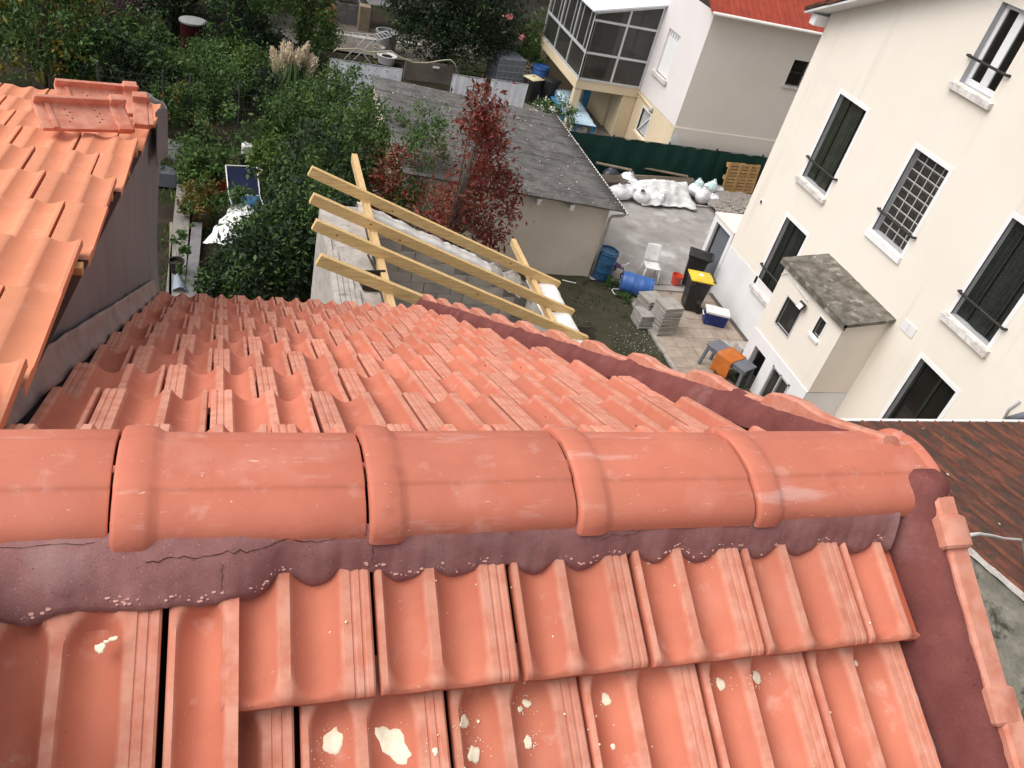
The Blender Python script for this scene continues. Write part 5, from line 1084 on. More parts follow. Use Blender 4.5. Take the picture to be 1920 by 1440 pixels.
tc = thing('table_cloth', 'pale blue plastic cloth on the long table under the veranda', 'tablecloth', t.location, an_)
mb = MB(); mb.grid(30, 16, lambda a, q: (-L_ / 2 - .04 + a * (L_ + .08), max(-.39, min(.39, (q - .5) * 1.3)) * (1 + .04 * math.sin(a * 40)), .672 - max(0, abs((q - .5) * 1.3) - .39) * .9 + .006 * nz(a * 9, q * 6))); mb.build('cloth_sheet', 'cloth_blue', tc, w=False, smooth=True)
q0, q1 = G(1058, 208, .45), G(1036, 178, .45); L_ = (q1 - q0).length + .4; an_ = math.atan2(q1.y - q0.y, q1.x - q0.x); c_ = (q0 + q1) / 2
t = thing('bench', 'bright blue wooden bench beside the long table', 'bench', (c_.x, c_.y, .05), an_); mb = MB(); mb.box((-L_ / 2, -.14, .38), (L_ / 2, .14, .42)); mb.build('seat', 'blue_paint', t, w=False)
for x in (-L_ / 2 + .1, L_ / 2 - .1): mb = MB(); mb.box((x - .03, -.12, 0), (x + .03, .12, .38)); mb.build('leg', 'blue_paint', t, w=False)
wheelie_bin('black wheelie bin with pale yellow lid behind the hung white sheets', G(990, 192, .05), rad(30), 'bin_cream', "bins in the neighbour's yard"); wheelie_bin('dark wheelie bin between the yellow-lidded bin and the blue bench', G(1022, 196, .05), rad(30), 'bin_black', "bins in the neighbour's yard")
barrel('barrel', 'royal blue barrel behind the pale-lidded wheelie bin', Matrix.Translation(G(1004, 172, .05)), .32, 1.0, 'plastic_blue2', False)
q = G(1090, 250, .05); mb = MB(); mb.box((q.x - .5, q.y - .2, .05), (q.x + .1, q.y, .30)); o = mb.build('white_trough', 'plastic_white', bev=.02); _tag(o, 'white trough on the ground at the end of the long table', 'trough')
# ================================================================ things in the garden
def hung_sheet(label, tl, tr, y, zb, m='tarp_veil', sag=.03):
    a, b = WY(*tl, y), WY(*tr, y); t = thing('hung_sheet', label, 'plastic sheet', ((a.x + b.x) / 2, y, 0), 0, 'white sheets hung on the garden fence')
    zt = (a.z + b.z) / 2
    mb = MB(); mb.grid(40, 16, lambda u, v: (a.x + u * (b.x - a.x) - .06 * (1 - v) * (u - .5), y + .05 * nz(u * 5, v * 2, a.x) + .025 * math.sin(u * 34 + a.x) * (1 - .5 * v) - .25 * (1 - v) ** 2 * .6, zb + v * (zt - zb) + .02 * nz(u * 7, 1) * v - sag * math.sin(u * 3.14) * v)); mb.build('sheet', m, t, smooth=True)
    mb = MB(); mb.tube([(a.x, y, zt + .0), (b.x, y, zt)], .012, 6); mb.build('line', 'steel', t)
    for x in (a.x, b.x): mb = MB(); mb.tube([(x, y + .02, 0), (x, y + .02, zt + .1)], .02, 6); mb.build('post', 'wire', t)
hung_sheet('widest white plastic sheet, hung left of the shed roof', (618, 113), (756, 126), 25.4, .08); hung_sheet('white plastic sheet in the middle, hung behind the shed roof', (848, 140), (913, 147), 25.2, .1); hung_sheet('white plastic sheet with a folded corner, nearest the bins', (921, 149), (991, 157), 25.0, .1)
# yellowish hose strung above the sheets
hz = [(625, 97), (633, 91), (650, 92), (672, 91), (690, 98), (712, 97), (732, 95), (750, 107), (775, 117), (800, 118), (830, 113), (845, 112), (853, 120), (858, 138)]
mb = MB(); mb.tube([WY(px, py, 26.9) for px, py in hz], .022, 6); o = mb.build('garden_hose', 'hose', smooth=True); _tag(o, 'pale yellow hose strung loosely above the hung white sheets', 'hose')
# drying rack
p = G(672, 118, .05); t = thing('drying_rack', 'folding white clothes drying rack on the bare garden earth', 'drying rack', p, rad(12))
for s in (-1, 1):
    for y in (-.27, .27): mb = MB(); mb.tube([(s * .45, y, 0), (-s * .38, y, .95)], .014, 6); mb.build('leg', 'frame_white', t, w=False)
for x0, x1, z0, z1 in ((-.55, .55, .95, .95), (-1.0, -.55, 1.12, .95), (.55, 1.0, .95, 1.12)):
    for y in (-.28, .28): mb = MB(); mb.tube([(x0, y, z0), (x1, y, z1)], .012, 6); mb.build('wing_rail', 'frame_white', t, w=False)
    for k in range(5): f_ = k / 4; x = x0 + (x1 - x0) * f_; z = z0 + (z1 - z0) * f_; mb = MB(); mb.tube([(x, -.28, z), (x, .28, z)], .006, 5); mb.build('rod', 'frame_white', t, w=False)
# grey pots and tub near the rack
for (px, py, r, h, m, lb) in [(722, 96, .42, .75, 'lid_grey', 'tall grey planter tub behind the drying rack'), (724, 118, .36, .30, 'plastic_white', 'pale grey basin in front of the planter tub'), (708, 108, .22, .40, 'cement', 'small grey plant pot left of the basin')]:
    p = G(px, py, .05); t = thing('planter', lb, 'planter', p); mb = MB(); mb.lathe((0, 0, 0), [(r * .8, 0), (r, h * .9), (r * 1.06, h * .92), (r * 1.06, h), (r * .92, h), (r * .88, h * .85)], 20); mb.build('pot', m, t, w=False, auto=.6); mb = MB(); mb.lathe((0, 0, 0), [(r * .86, h * .80), (r * .5, h * .86)], 16); mb.build('filling', 'soil', t, w=False)
# raised wooden boxes, grey table, post, low walls
def boxbed(label, a, b, h, m, z=.05, dep=.9):
    p, q = G(*a, z), G(*b, z); t = thing('raised_bed', label, 'raised bed', p, math.atan2(q.y - p.y, q.x - p.x), 'raised wooden beds at the back'); L_ = (q - p).length
    for k in range(3): mb = MB(); mb.box((0, -.02, k * h / 3), (L_, .02, (k + 1) * h / 3 - .012)); mb.build('front_board', m, t, w=False)
    for x in (0, L_): mb = MB(); mb.box((x - .03, 0, 0), (x + .03, dep, h)); mb.build('side_board', m, t, w=False)
    mb = MB(); mb.box((0, dep - .02, 0), (L_, dep + .02, h)); mb.build('rear_board', m, t, w=False); mb = MB(); mb.grid(10, 6, lambda u, v: (.03 + u * (L_ - .06), .03 + v * (dep - .06), h * .82 + .06 * nz(u * 6, v * 5))); mb.build('earth', 'soil', t, w=False)
boxbed('ochre wooden raised bed at the back of the garden', (598, 40), (630, 42), .55, 'pallet'); boxbed('pale grey raised bed next to the ochre one', (631, 44), (676, 50), .8, 'wood_grey')
p = G(680, 57, .05); mb = MB(); mb.box((p.x - .22, p.y - .2, 0), (p.x + .22, p.y + .25, 1.0)); o = mb.build('brick_pillar', 'wood_old', bev=.02); _tag(o, 'short dark brown pillar beside the pale raised bed', 'pillar')
p = G(622, 22, .05); mb = MB(); mb.obox(Matrix.Translation((p.x, p.y, .9)) @ Matrix.Rotation(.25, 4, 'X'), (1.9, .7, .06)); mb.box((p.x - .8, p.y, .05), (p.x - .7, p.y + .1, .9)); mb.box((p.x + .7, p.y, .05), (p.x + .8, p.y + .1, .9)); o = mb.build('potting_bench', 'wall_pink'); _tag(o, 'pale pink-beige board bench behind the ochre raised bed', 'bench')
p = G(715, 50, .05); t = thing('slatted_table', 'weathered grey slatted table under the dark round tree', 'table', p, rad(8))
for k in range(6): mb = MB(); mb.box((-.75, -.55 + k * .19, .92), (.95, -.38 + k * .19, .95)); mb.build('slat', 'wood_grey', t, w=False)
for x in (-.65, .85):
    for y in (-.45, .5): mb = MB(); mb.box((x - .05, y - .05, 0), (x + .05, y + .05, .92)); mb.build('leg', 'wood_grey' if x < 0 else 'iron', t, w=False)
for (a, b, lb) in (((598, 60), (708, 76), 'pale kerb strip along the garden path left of the rack'), ((730, 78), (790, 86), 'pale kerb strip along the garden path right of the tub')):
    mb = MB(); mb.beam(G(*a, .08), G(*b, .08), .28, .12); o = mb.build('path_kerb', 'cement', bev=.02); struct(o)
# grey timber shed behind the rose bush
p, q = G(955, 60, .05), G(1035, 50, .05); t = thing('timber_lean_to', 'grey timber lean-to with white sheet roof behind the rose bush', 'lean-to', (12.2, 36, 0))
x0 = 10.2
for k in range(22): mb = MB(); mb.box((x0 + k * .2, 34.6 + .012 * (k % 2), 0), (x0 + k * .2 + .188, 34.63 + .012 * (k % 2), 2.5 + random.uniform(-.02, .02))); mb.build('board', 'wood_grey', t)
mb = MB(); mb.prism([(x0 - .1, 34.4, 2.5), (x0 + 4.6, 34.4, 2.5), (x0 + 4.6, 39, 3.2), (x0 - .1, 39, 3.2)], (0, 0, .06)); mb.build('roof', 'veranda_roof', t)
mb = MB(); mb.tube([(x0 - .1, 34.36, 2.52), (x0 + 4.6, 34.36, 2.52)], .06, 8); mb.build('gutter', 'alu', t, smooth=True)
# caged water tank, green slatted crate
p = G(940, 158, .05); t = thing('water_tank', 'caged translucent water tank below the rose bush', 'water tank', p, rad(10)); mb = MB(); mb.box((-.55, -.5, .15), (.55, .5, 1.15)); mb.build('tank', 'tank', t, w=False, bev=.06); mb = MB(); mb.box((-.6, -.52, 0), (.6, .52, .14)); mb.build('base', 'wood_grey', t, w=False)
for k in range(5):
    z = .2 + k * .23; mb = MB(); mb.tube([(-.58, -.53, z), (.58, -.53, z), (.58, .53, z), (-.58, .53, z), (-.58, -.53, z)], .014, 6); mb.build('cage_ring', 'steel', t, w=False)
for k in range(6): x = -.55 + k * .22; mb = MB(); mb.tube([(x, -.545, .15), (x, -.545, 1.18)], .012, 6); mb.build('cage_bar', 'steel', t, w=False)
p = G(868, 150, .05); t = thing('slatted_crate', 'olive slatted fence panel left of the water tank', 'fence panel', p, rad(-4))
for k in range(6): mb = MB(); mb.box((-.75, -.02, .10 + k * .16), (.75, .02, .20 + k * .16)); mb.build('slat', 'green_slat', t, w=False)
for x in (-.7, 0, .7): mb = MB(); mb.box((x - .03, .02, 0), (x + .03, .06, 1.05)); mb.build('upright', 'green_slat', t, w=False)
p = G(812, 152, .05); mb = MB(); mb.box((p.x - 1.1, p.y - .1, 0), (p.x + .9, p.y + .1, .7)); o = mb.build('low_wall', 'path', bev=.01); _tag(o, 'low grey-brown wall behind the shed between two hung sheets', 'wall')
mb = MB(); mb.box((p.x - .12, p.y - .13, .55), (p.x + .12, p.y - .1, .62)); o = mb.build('white_plate', 'plastic_white'); _tag(o, 'tiny white plate fixed on the low grey-brown wall', 'plate')
a = [(862, 92), (905, 90), (868, 118), (912, 120)]; t = thing('pergola_frame', 'thin grey pole frame between the dark tree and the rose bush', 'frame', G(885, 135, 0)); q0, q1 = G(868, 140, .05), G(912, 140, .05)
for q in (q0, q1): mb = MB(); mb.tube([q, q + Vector((0, 0, 1.9))], .025, 6); mb.build('pole', 'wood_grey', t)
mb = MB(); mb.tube([q0 + Vector((-.5, 0, 1.88)), q1 + Vector((.5, 0, 1.88))], .022, 6); mb.build('cross_bar', 'wood_grey', t)
# maroon drum and pale stone in the dark corner
p = G(362, 108, .0); t = thing('maroon_drum', 'tall maroon drum with grey lid in the shady back garden', 'drum', p); mb = MB(); mb.lathe((0, 0, 0), [(.36, 0), (.38, .1), (.38, 1.05), (.40, 1.08), (.40, 1.12)], 24); mb.build('drum', 'maroon', t, w=False, auto=.6); mb = MB(); mb.lathe((0, 0, 0), [(.42, 1.12), (.42, 1.17), (.30, 1.20), (.05, 1.21)], 24); mb.build('lid', 'lid_grey', t, w=False, auto=.5)
p = G(302, 62, .0); mb = MB(); mb.prism([(p.x - .32, p.y, 0), (p.x + .32, p.y, 0), (p.x + .32, p.y, .45), (p.x + .1, p.y, .9), (p.x - .25, p.y, .98), (p.x - .32, p.y, .8)], (0, .12, 0)); o = mb.build('pale_panel', 'cement', bev=.02); _tag(o, 'pale rounded panel standing left of the maroon drum', 'panel')
# wire fence with posts
t = thing('wire_fence', 'dark wire mesh fence with posts crossing the garden', 'fence', (0, 23, 0)); fp = [(310, 262), (352, 262), (402, 205), (425, 285), (470, 200)]
fy = 22.6
for x in (-3.0, -1.5, -.85, .35, 1.6): mb = MB(); mb.tube([(x, fy, 0), (x, fy, 1.75)], .032, 6); mb.build('post', 'wire', t)
for x0, x1 in ((-3.0, -1.5), (-1.5, -.85), (-.85, .35), (.35, 1.6)):
    mb = MB(); n = int((x1 - x0) / .10)
    for k in range(1, n): x = x0 + k * (x1 - x0) / n; mb.box((x - .003, fy - .003, .05), (x + .003, fy + .003, 1.6))
    for k in range(9): z = .06 + k * .19; mb.box((x0, fy - .004, z), (x1, fy + .004, z + .007))
    struct(mb.build('mesh_panel', 'wire', t), 'stuff')
# jerrycans, bucket, pots
def can(label, px, py, m, s=1.0, rz=0.0):
    p = G(px, py, .05); t = thing('jerrycan', label, 'jerrycan', p, rz, 'jerrycans and pails among the shrubs'); mb = MB(); mb.box((-.13 * s, -.10 * s, 0), (.13 * s, .10 * s, .30 * s)); mb.build('body', m, t, w=False, bev=.03); mb = MB(); mb.lathe((-.07 * s, 0, 0), [(.03 * s, .30 * s), (.03 * s, .36 * s)], 12); mb.build('cap', m, t, w=False); mb = MB(); mb.tube([(0, 0, .30 * s), (.02 * s, 0, .37 * s), (.10 * s, 0, .37 * s), (.12 * s, 0, .30 * s)], .015 * s, 6); mb.build('handle', m, t, w=False)
can('white jerrycan at the back of the pails by the shrub', 465, 296, 'plastic_white', 1.25, .2); can('pale grey jerrycan in front of the white one', 478, 313, 'lid_grey', 1.25, -.3)
for (px, py, r, h, m, lb) in [(461, 316, .17, .32, 'bin_black', 'black pail left of the grey jerrycan'), (481, 330, .17, .14, 'bin_cream', 'small cream basin in front of the jerrycans'), (421, 357, .20, .22, 'bucket_red', 'faded red basin left of the blue lounger'), (437, 350, .16, .22, 'bin_black', 'black pail between the red basin and the lounger')]:
    p = G(px, py, .05); t = thing('pail', lb, 'pail', p); mb = MB(); mb.lathe((0, 0, 0), [(r * .8, 0), (r, h), (r * 1.06, h), (r * .9, h), (r * .72, .04)], 18); mb.build('pail_body', m, t, w=False, auto=.6); mb = MB(); mb.tube([(r * math.cos(a), r * .2, h + r * .5 * math.sin(a)) for a in [k * math.pi / 6 for k in range(7)]], .006, 5); mb.build('handle', 'steel', t, w=False)
# blue folding lounger with a white cover
p = G(462, 402, .05); t = thing('sun_lounger', 'blue folding sun lounger with white tube frame among the shrubs', 'sun lounger', p, rad(8)); 
for s in (-1, 1): mb = MB(); mb.tube([(s * .36, -.7, .32), (s * .36, .35, .32), (s * .36, .95, .78)], .017, 8); mb.build('frame_tube', 'frame_white', t, w=False, smooth=True)
for (y, z) in ((-.7, .32), (.35, .32), (.95, .78)): mb = MB(); mb.tube([(-.36, y, z), (.36, y, z)], .015, 6); mb.build('cross_tube', 'frame_white', t, w=False)
for y in (-.55, .25):
    for s in (-1, 1): mb = MB(); mb.tube([(s * .36, y, .32), (s * .36, y + .12, 0)], .014, 6); mb.build('leg', 'frame_white', t, w=False)
mb = MB(); mb.grid(6, 8, lambda a, q: (-.33 + a * .66, .36 + q * .55, .33 + q * .43 - .05 * math.sin(q * 3.14))); mb.build('back_cloth', 'navy', t, w=False, smooth=True); mb = MB(); mb.grid(6, 8, lambda a, q: (-.33 + a * .66, -.68 + q * 1.0, .32 - .04 * math.sin(q * 3.14))); mb.build('seat_cloth', 'plastic_blue', t, w=False, smooth=True)
cv = thing('white_cover', 'white plastic cover spread over the near end of the blue lounger', 'tarpaulin', G(425, 440, 0))
def cvf(a, q):
    P0, P1, P2, P3 = G(436, 385, .5), G(492, 400, .5), G(478, 478, .35), G(380, 455, .35); p = P0.lerp(P1, a).lerp(P3.lerp(P2, a), q); return p + Vector((.05 * nz(q * 6, 2), .08 * nz(a * 5, 8), .10 * nz(a * 4, q * 4, 3) + .05 * nz(a * 11, q * 9) + .10 * math.sin(a * 3.14)))
mb = MB(); mb.grid(28, 32, cvf, flip=True); mb.build('cover_sheet', 'tarp_white', cv, smooth=True, solid=.004)
# long boards beside the dark wall
for (a, b, w, m, lb) in [((346, 350), (328, 556), .34, 'plank_grey', 'wide weathered grey board running along the dark membrane wall'), ((370, 420), (357, 556), .22, 'wood_grey', 'narrow dark grey board right of the wide weathered one'), ((321, 420), (319, 556), .06, 'wood_old', 'thin brown batten left of the wide weathered board')]:
    p, q = G(*a, .16), G(*b, .16); q = q + (q - p).normalized() * 3.0; mb = MB(); mb.beam(p, q, w, .10); o = mb.build('board', m, bev=.006); _tag(o, lb, 'board', 'boards lying beside the dark wall')
p = G(331, 510, .22); t = thing('black_pot', 'black flower pot standing on the wide weathered board', 'flower pot', p); mb = MB(); mb.lathe((0, 0, 0), [(.10, 0), (.145, .24), (.16, .25), (.16, .28), (.13, .28), (.10, .06)], 18); mb.build('pot', 'bin_black', t, w=False, auto=.6); mb = MB(); mb.lathe((0, 0, 0), [(.12, .20), (.06, .23)], 14); mb.build('filling', 'soil', t, w=False)
p = G(335, 535, .22); mb = MB(); mb.grid(8, 10, lambda a, q: (p.x - .12 + a * .30 * (1 - .4 * q), p.y - .25 + q * .5, .24 + .10 * math.sin(a * 3.14) + .03 * nz(a * 5, q * 5)), False); o = mb.build('clear_film', 'tank', smooth=True, solid=.004); _tag(o, 'crumpled clear plastic film on the weathered board', 'plastic film')
p = G(316, 345, .05); mb = MB(); mb.box((p.x - .3, p.y - .2, .05), (p.x + .25, p.y + .25, .42)); o = mb.build('blue_grey_crate', 'table_grey', bev=.02); _tag(o, 'blue-grey plastic crate beside the dark membrane wall', 'crate')
p = G(325, 300, .5); mb = MB(); mb.obox(Matrix.Translation((p.x - .4, p.y + .3, .75)) @ Matrix.Rotation(.35, 4, 'Y'), (1.3, 1.0, .05)); mb.box((p.x - .9, p.y, 0), (p.x - .8, p.y + .1, .9)); mb.box((p.x + .1, p.y, 0), (p.x + .2, p.y + .1, .55)); o = mb.build('small_lean_to', 'wood_grey'); _tag(o, 'small dark lean-to board roof behind the membrane wall', 'lean-to')
# ================================================================ trees, shrubs and plants
def leaf_mesh(name, m, P, size, up=.35, asp=.45, droop=0.0, dirs=None):
    n = len(P); P = np.asarray(P, float)
    d = RNG.normal(size=(n, 3)); d[:, 2] += droop
    if dirs is not None: d = d * .35 + dirs
    d /= np.linalg.norm(d, axis=1)[:, None]
    u = RNG.normal(size=(n, 3)); u[:, 2] += up * 3; u -= d * (u * d).sum(1)[:, None]; u /= np.linalg.norm(u, axis=1)[:, None]
    w = np.cross(d, u); s = (size * np.clip(RNG.lognormal(-.05, .36, n), .4, 2.0))[:, None]
    v = np.stack([P - d * s * .5, P + w * s * asp * .5 + u * s * .06, P + d * s * .5 - u * s * .08, P - w * s * asp * .5 + u * s * .06], 1).reshape(-1, 3)
    me = bpy.data.meshes.new(name); me.vertices.add(n * 4); me.vertices.foreach_set('co', v.ravel()); me.loops.add(n * 4); me.loops.foreach_set('vertex_index', np.arange(n * 4, dtype=np.int32))
    me.polygons.add(n); me.polygons.foreach_set('loop_start', np.arange(0, n * 4, 4, dtype=np.int32)); me.polygons.foreach_set('loop_total', np.full(n, 4, dtype=np.int32)); me.materials.append(MATS[m]); me.update(calc_edges=True); return me
def clumps(lobes, ncl, per, spread, shell=.55):
    out = []; cen = []
    for (cx, cy, cz, rx, ry, rz_) in lobes:
        k = max(3, int(ncl / len(lobes))); d = RNG.normal(size=(k, 3)); d /= np.linalg.norm(d, axis=1)[:, None]; d[:, 2] = np.abs(d[:, 2]) * np.where(RNG.random(k) < .78, 1, -1)
        r = RNG.uniform(shell, 1.08, k)[:, None]; c = np.array([cx, cy, cz]) + d * r * np.array([rx, ry, rz_]); cen.append(c)
        q = np.repeat(c, per, 0) + RNG.normal(size=(k * per, 3)) * spread * RNG.uniform(.5, 1.3, (k, 1)).repeat(per, 0); out.append(q)
    P = np.concatenate(out); P[:, 2] = np.maximum(P[:, 2], .08); return P, np.concatenate(cen)
def tree(name, label, base, lobes, leaf, n, size, trunk=.09, bark='bark', cat='tree', group=None, spread=None, per=60, shell=.55, extra=None, limbs=9, asp=.45, droop=0.0):
    b = Vector(base); t = thing(name, label, cat, b, 0, group); R = sum(l[3] for l in lobes) / len(lobes); spread = spread or R * .20
    P, C = clumps(lobes, n // per, per, spread, shell); P = P - np.array(b)
    o = bpy.data.objects.new('crown', leaf_mesh('crown', leaf, P, size, asp=asp, droop=droop)); COL.objects.link(o); o.parent = t; ORG[o] = ORG[t]
    if extra:
        P2, _ = clumps(lobes, max(3, int(n * extra[1]) // 25), 25, spread * .8, .85); o = bpy.data.objects.new('tinted_leaves', leaf_mesh('tinted_leaves', extra[0], P2 - np.array(b), size * 1.1, asp=asp)); COL.objects.link(o); o.parent = t; ORG[o] = ORG[t]
    zc = max(l[2] for l in lobes); fork = Vector((b.x, b.y, b.z + .45 * (zc - b.z))); mb = MB(); mb.tube([b + Vector((0, 0, -.05)), b.lerp(fork, .5) + Vector((random.uniform(-.06, .06), random.uniform(-.06, .06), 0)), fork, Vector((b.x, b.y, zc))], [trunk, trunk * .8, trunk * .62, trunk * .2], 8)
    idx = RNG.choice(len(C), min(limbs, len(C)), replace=False)
    for i in idx:
        e = Vector(C[i]); s = b.lerp(fork, random.uniform(.5, 1.1)); mid = s.lerp(e, .5) + Vector((0, 0, random.uniform(0, .15) * R)); mb.tube([s, mid, e], [trunk * .45, trunk * .28, trunk * .08], 6)
    mb.build('trunk', bark, t, smooth=True); return t
def lobe(px, py, z, r, rv=None, ry=None): p = G(px, py, z); return (p.x, p.y, p.z, r, ry or r, rv or r)
def at(px, py, z): p = G(px, py, z); return (p.x, p.y, 0)
SG = 'laurel shrubs between the roof and the rafters'
def shrub(label, px, py, z, r, leaf='leaf_laurel', n=5000, size=.10, rv=None, group=SG, cat='shrub', name='laurel_shrub', trunk=.05, more=(), extra=None, spread=None, shell=.55, bark='bark', asp=.42):
    L_ = [lobe(px, py, z, r, rv)] + [lobe(*m) for m in more]; p = at(px, py, z); return tree(name, label, p, L_, leaf, n, size, trunk, bark, cat, group, spread, 50, shell, extra, 12, asp)
def grow(name, label, bx, by, lobes, leaf, n, size, trunk=.05, cat='shrub', group=None, extra=None, spread=None, shell=.5, bark='bark', per=50, asp=.42, limbs=12):
    b = G(bx, by); L_ = [(b.x + dx, b.y + dy, z, r, r, rv) for dx, dy, z, r, rv in lobes]; return tree(name, label, (b.x, b.y, 0), L_, leaf, n, size, trunk, bark, cat, group, spread, per, shell, extra, limbs, asp)
def laurel(label, bx, by, lobes, n, extra=('leaf_bright', .05), leaf='leaf_laurel'): grow('laurel_shrub', label, bx, by, lobes, leaf, n, .10, .05, 'shrub', SG, extra)
laurel('tall laurel at the back, reaching up to the widest hung sheet', 655, 300, [(0, 0, 1.5, 1.15, 1.2), (.9, .2, 1.1, .75, .9), (-.9, .1, 1.1, .8, .9)], 9000)
laurel('laurel in front of the pampas grass, left of the long pine rafters', 560, 325, [(0, 0, 1.25, .95, 1.1), (.7, -.4, 1.1, .7, .9), (-.5, .2, .8, .55, .7)], 8000)
laurel('dark laurel behind the upper rafter ends', 672, 395, [(0, 0, 1.7, .95, 1.3), (.7, .3, 1.3, .65, 1.0)], 8000)
laurel('dark laurel right behind the left rafter ends', 592, 460, [(0, 0, 1.5, .95, 1.3), (-.5, .2, 1.0, .6, .8)], 8000, ('leaf_dark', .5))
laurel('deep green laurel just beyond the far eaves, under the rafter ends', 575, 560, [(0, 0, 1.4, .95, 1.2), (.5, .3, 1.3, .6, .9)], 8000, ('leaf_dark', .6))
laurel('deep green laurel partly covering the white lounger cover', 515, 530, [(0, 0, .95, .62, .9), (.3, .6, .8, .45, .7)], 5000, ('leaf_dark', .5))
laurel('dark laurel beyond the eaves, right of the weathered boards', 440, 575, [(0, 0, .6, .52, .6), (-.3, .1, .4, .35, .4)], 3600, ('leaf_dark', .6))
laurel('dark laurel beyond the eaves, in the middle of the hedge', 500, 590, [(0, 0, 1.0, .85, 1.0)], 5500, ('leaf_dark', .6))
tree('photinia', 'tall red-leaved photinia rising in front of the shed roof', at(842, 430, 2.0), [lobe(905, 300, 3.6, .42, .8), lobe(920, 360, 2.9, .55, .7), lobe(860, 395, 2.4, .85, .75), lobe(905, 420, 2.0, .75, .7), lobe(838, 430, 1.9, .75, .7), lobe(897, 240, 4.5, .26, .75)], 'leaf_red', 4000, .095, .05, 'bark_grey', 'shrub', None, .16, 40, .35, ('leaf_rust', .8), 26, .40)
shrub('brown-leaved withering shrub left of the photinia', 742, 345, 2.0, .55, 'leaf_rust', 2300, .09, .9, 'withering shrubs behind the block gable', 'shrub', 'withered_shrub', .03, [(730, 380, 1.4, .5)], ('leaf_red', .3), .15, .3, 'bark_grey')
shrub('narrow dark green shrub between the brown shrub and the photinia', 785, 300, 2.6, .62, 'leaf_mid', 3600, .08, 1.2, 'green shrubs behind the block gable', 'shrub', 'garden_shrub', .03, [(770, 360, 1.8, .6)])
shrub('dry beige shrub with bare twigs left of the photinia top', 825, 300, 2.5, .45, 'leaf_dry', 850, .075, 1.0, 'withering shrubs behind the block gable', 'shrub', 'dry_shrub', .025, [(815, 350, 1.9, .5)], None, .2, .3, 'bark_grey')
# bare twigs of that dry shrub
tw_ = thing('dry_twigs', 'bundle of bare beige twigs standing against the shed roof', 'twigs', at(800, 400, 1.2)); b = Vector(tw_.location)
for k in range(12): e = b + Vector((random.uniform(-.7, .8), random.uniform(-.5, .5), random.uniform(1.8, 3.3))); mb = MB(); mb.tube([b, b.lerp(e, .5) + Vector((random.uniform(-.1, .1), random.uniform(-.1, .1), .1)), e], [.012, .009, .004], 5); mb.build('twig', 'bark_grey', tw_)
BG = 'trees and bushes at the back of the garden'
def bt_(label, bx, by, lobes, leaf, n, size=.12, extra=None, name='garden_tree', cat='tree', trunk=.08, shell=.5, spread=None): grow(name, label, bx, by, lobes, leaf, n, size, trunk, cat, BG, extra, spread, shell)
bt_('yellowing vine-covered tree behind the left orange roof', 85, 185, [(0, 0, 1.9, 1.15, 1.5), (-1.0, .3, 1.7, .9, 1.2), (.7, .4, 2.6, .6, .9), (.8, -.2, 1.1, .6, .7)], 'leaf_mid', 6500, .12, ('leaf_yellow', .22))
bt_('deep green tree directly behind the loose verge tiles', 200, 205, [(0, 0, 1.2, .95, 1.1), (.9, .2, 1.0, .8, .9)], 'leaf_dark', 5500, .11, ('leaf_mid', .5))
bt_('ochre leaved bush at the dark back, left of the purple one', 180, 120, [(0, 0, 1.1, .70, .9), (-.4, -.3, .8, .5, .6)], 'leaf_ochre', 2400, .09, ('leaf_mid', .3), 'ochre_bush', 'bush', .04)
bt_('thin purplish bush in front of the maroon drum', 258, 128, [(0, 0, 1.1, .8, .9), (-.4, .4, 1.5, .5, .8)], 'leaf_purple', 1900, .09, None, 'purple_bush', 'bush', .04, .3, .26)
for i, (x, y, z, r, lb) in enumerate([(-8.0, 31.5, 2.4, 1.9, 'dark tree in the very top left corner'), (-5.6, 32.4, 2.2, 1.7, 'dark tree second from the top left corner'), (-3.6, 33.6, 2.2, 1.6, 'dark tree at the top edge above the ochre bush'), (-1.7, 33.4, 2.2, 1.5, 'very dark tree behind the maroon drum'), (.3, 34.2, 2.3, 1.5, 'dark tree at the top edge behind the conifer'), (2.0, 36.5, 2.2, 1.5, 'dark tree at the top edge above the broadleaf tree'), (-6.6, 28.4, 1.8, 1.2, 'dark tree at the left edge behind the yellowing one')]):
    tree('backdrop_tree', lb, (x, y, 0), [(x, y, z, r, r, 2.0), (x + .8, y - .3, z - .8, r * .7, r * .7, 1.2)], 'leaf_dark', 5200, .15, .12, 'bark', 'tree', 'dark trees along the back of the garden', None, 50, .5, ('leaf_mid', .12))
for i, (x, y, z, r, m_, lb) in enumerate([(-4.6, 29.5, 1.2, 1.1, 'leaf_dark', 'low dark bush below the top left trees'), (-3.0, 29.8, 1.3, 1.0, 'leaf_dark', 'low dark bush left of the pale rounded panel'), (-2.4, 27.2, .9, .8, 'leaf_mid', 'low green bush below the pale rounded panel'), (-.4, 26.6, .7, .75, 'leaf_mid', 'low green bush just below the maroon drum'), (-5.2, 26.6, 1.3, 1.1, 'leaf_mid', 'green bush at the left edge beyond the orange roof'), (.9, 28.6, .9, .8, 'leaf_dark', 'low dark bush between conifer and broadleaf tree'), (-1.0, 24.6, .7, .8, 'leaf_mid', 'green bush just behind the wire fence'), (1.0, 24.9, .6, .7, 'leaf_dark', 'low dark bush left of the pampas foot'), (-2.2, 31.2, 1.6, 1.1, 'leaf_dark', 'dark bush right behind the pale rounded panel')]):
    tree('understory_bush', lb, (x, y, 0), [(x, y, z, r, r, z * .9), (x + .5, y - .3, z * .7, r * .7, r * .7, z * .6)], m_, 4200, .11, .05, 'bark', 'bush', 'low bushes in the back garden', None, 50, .4, ('leaf_mid', .15))
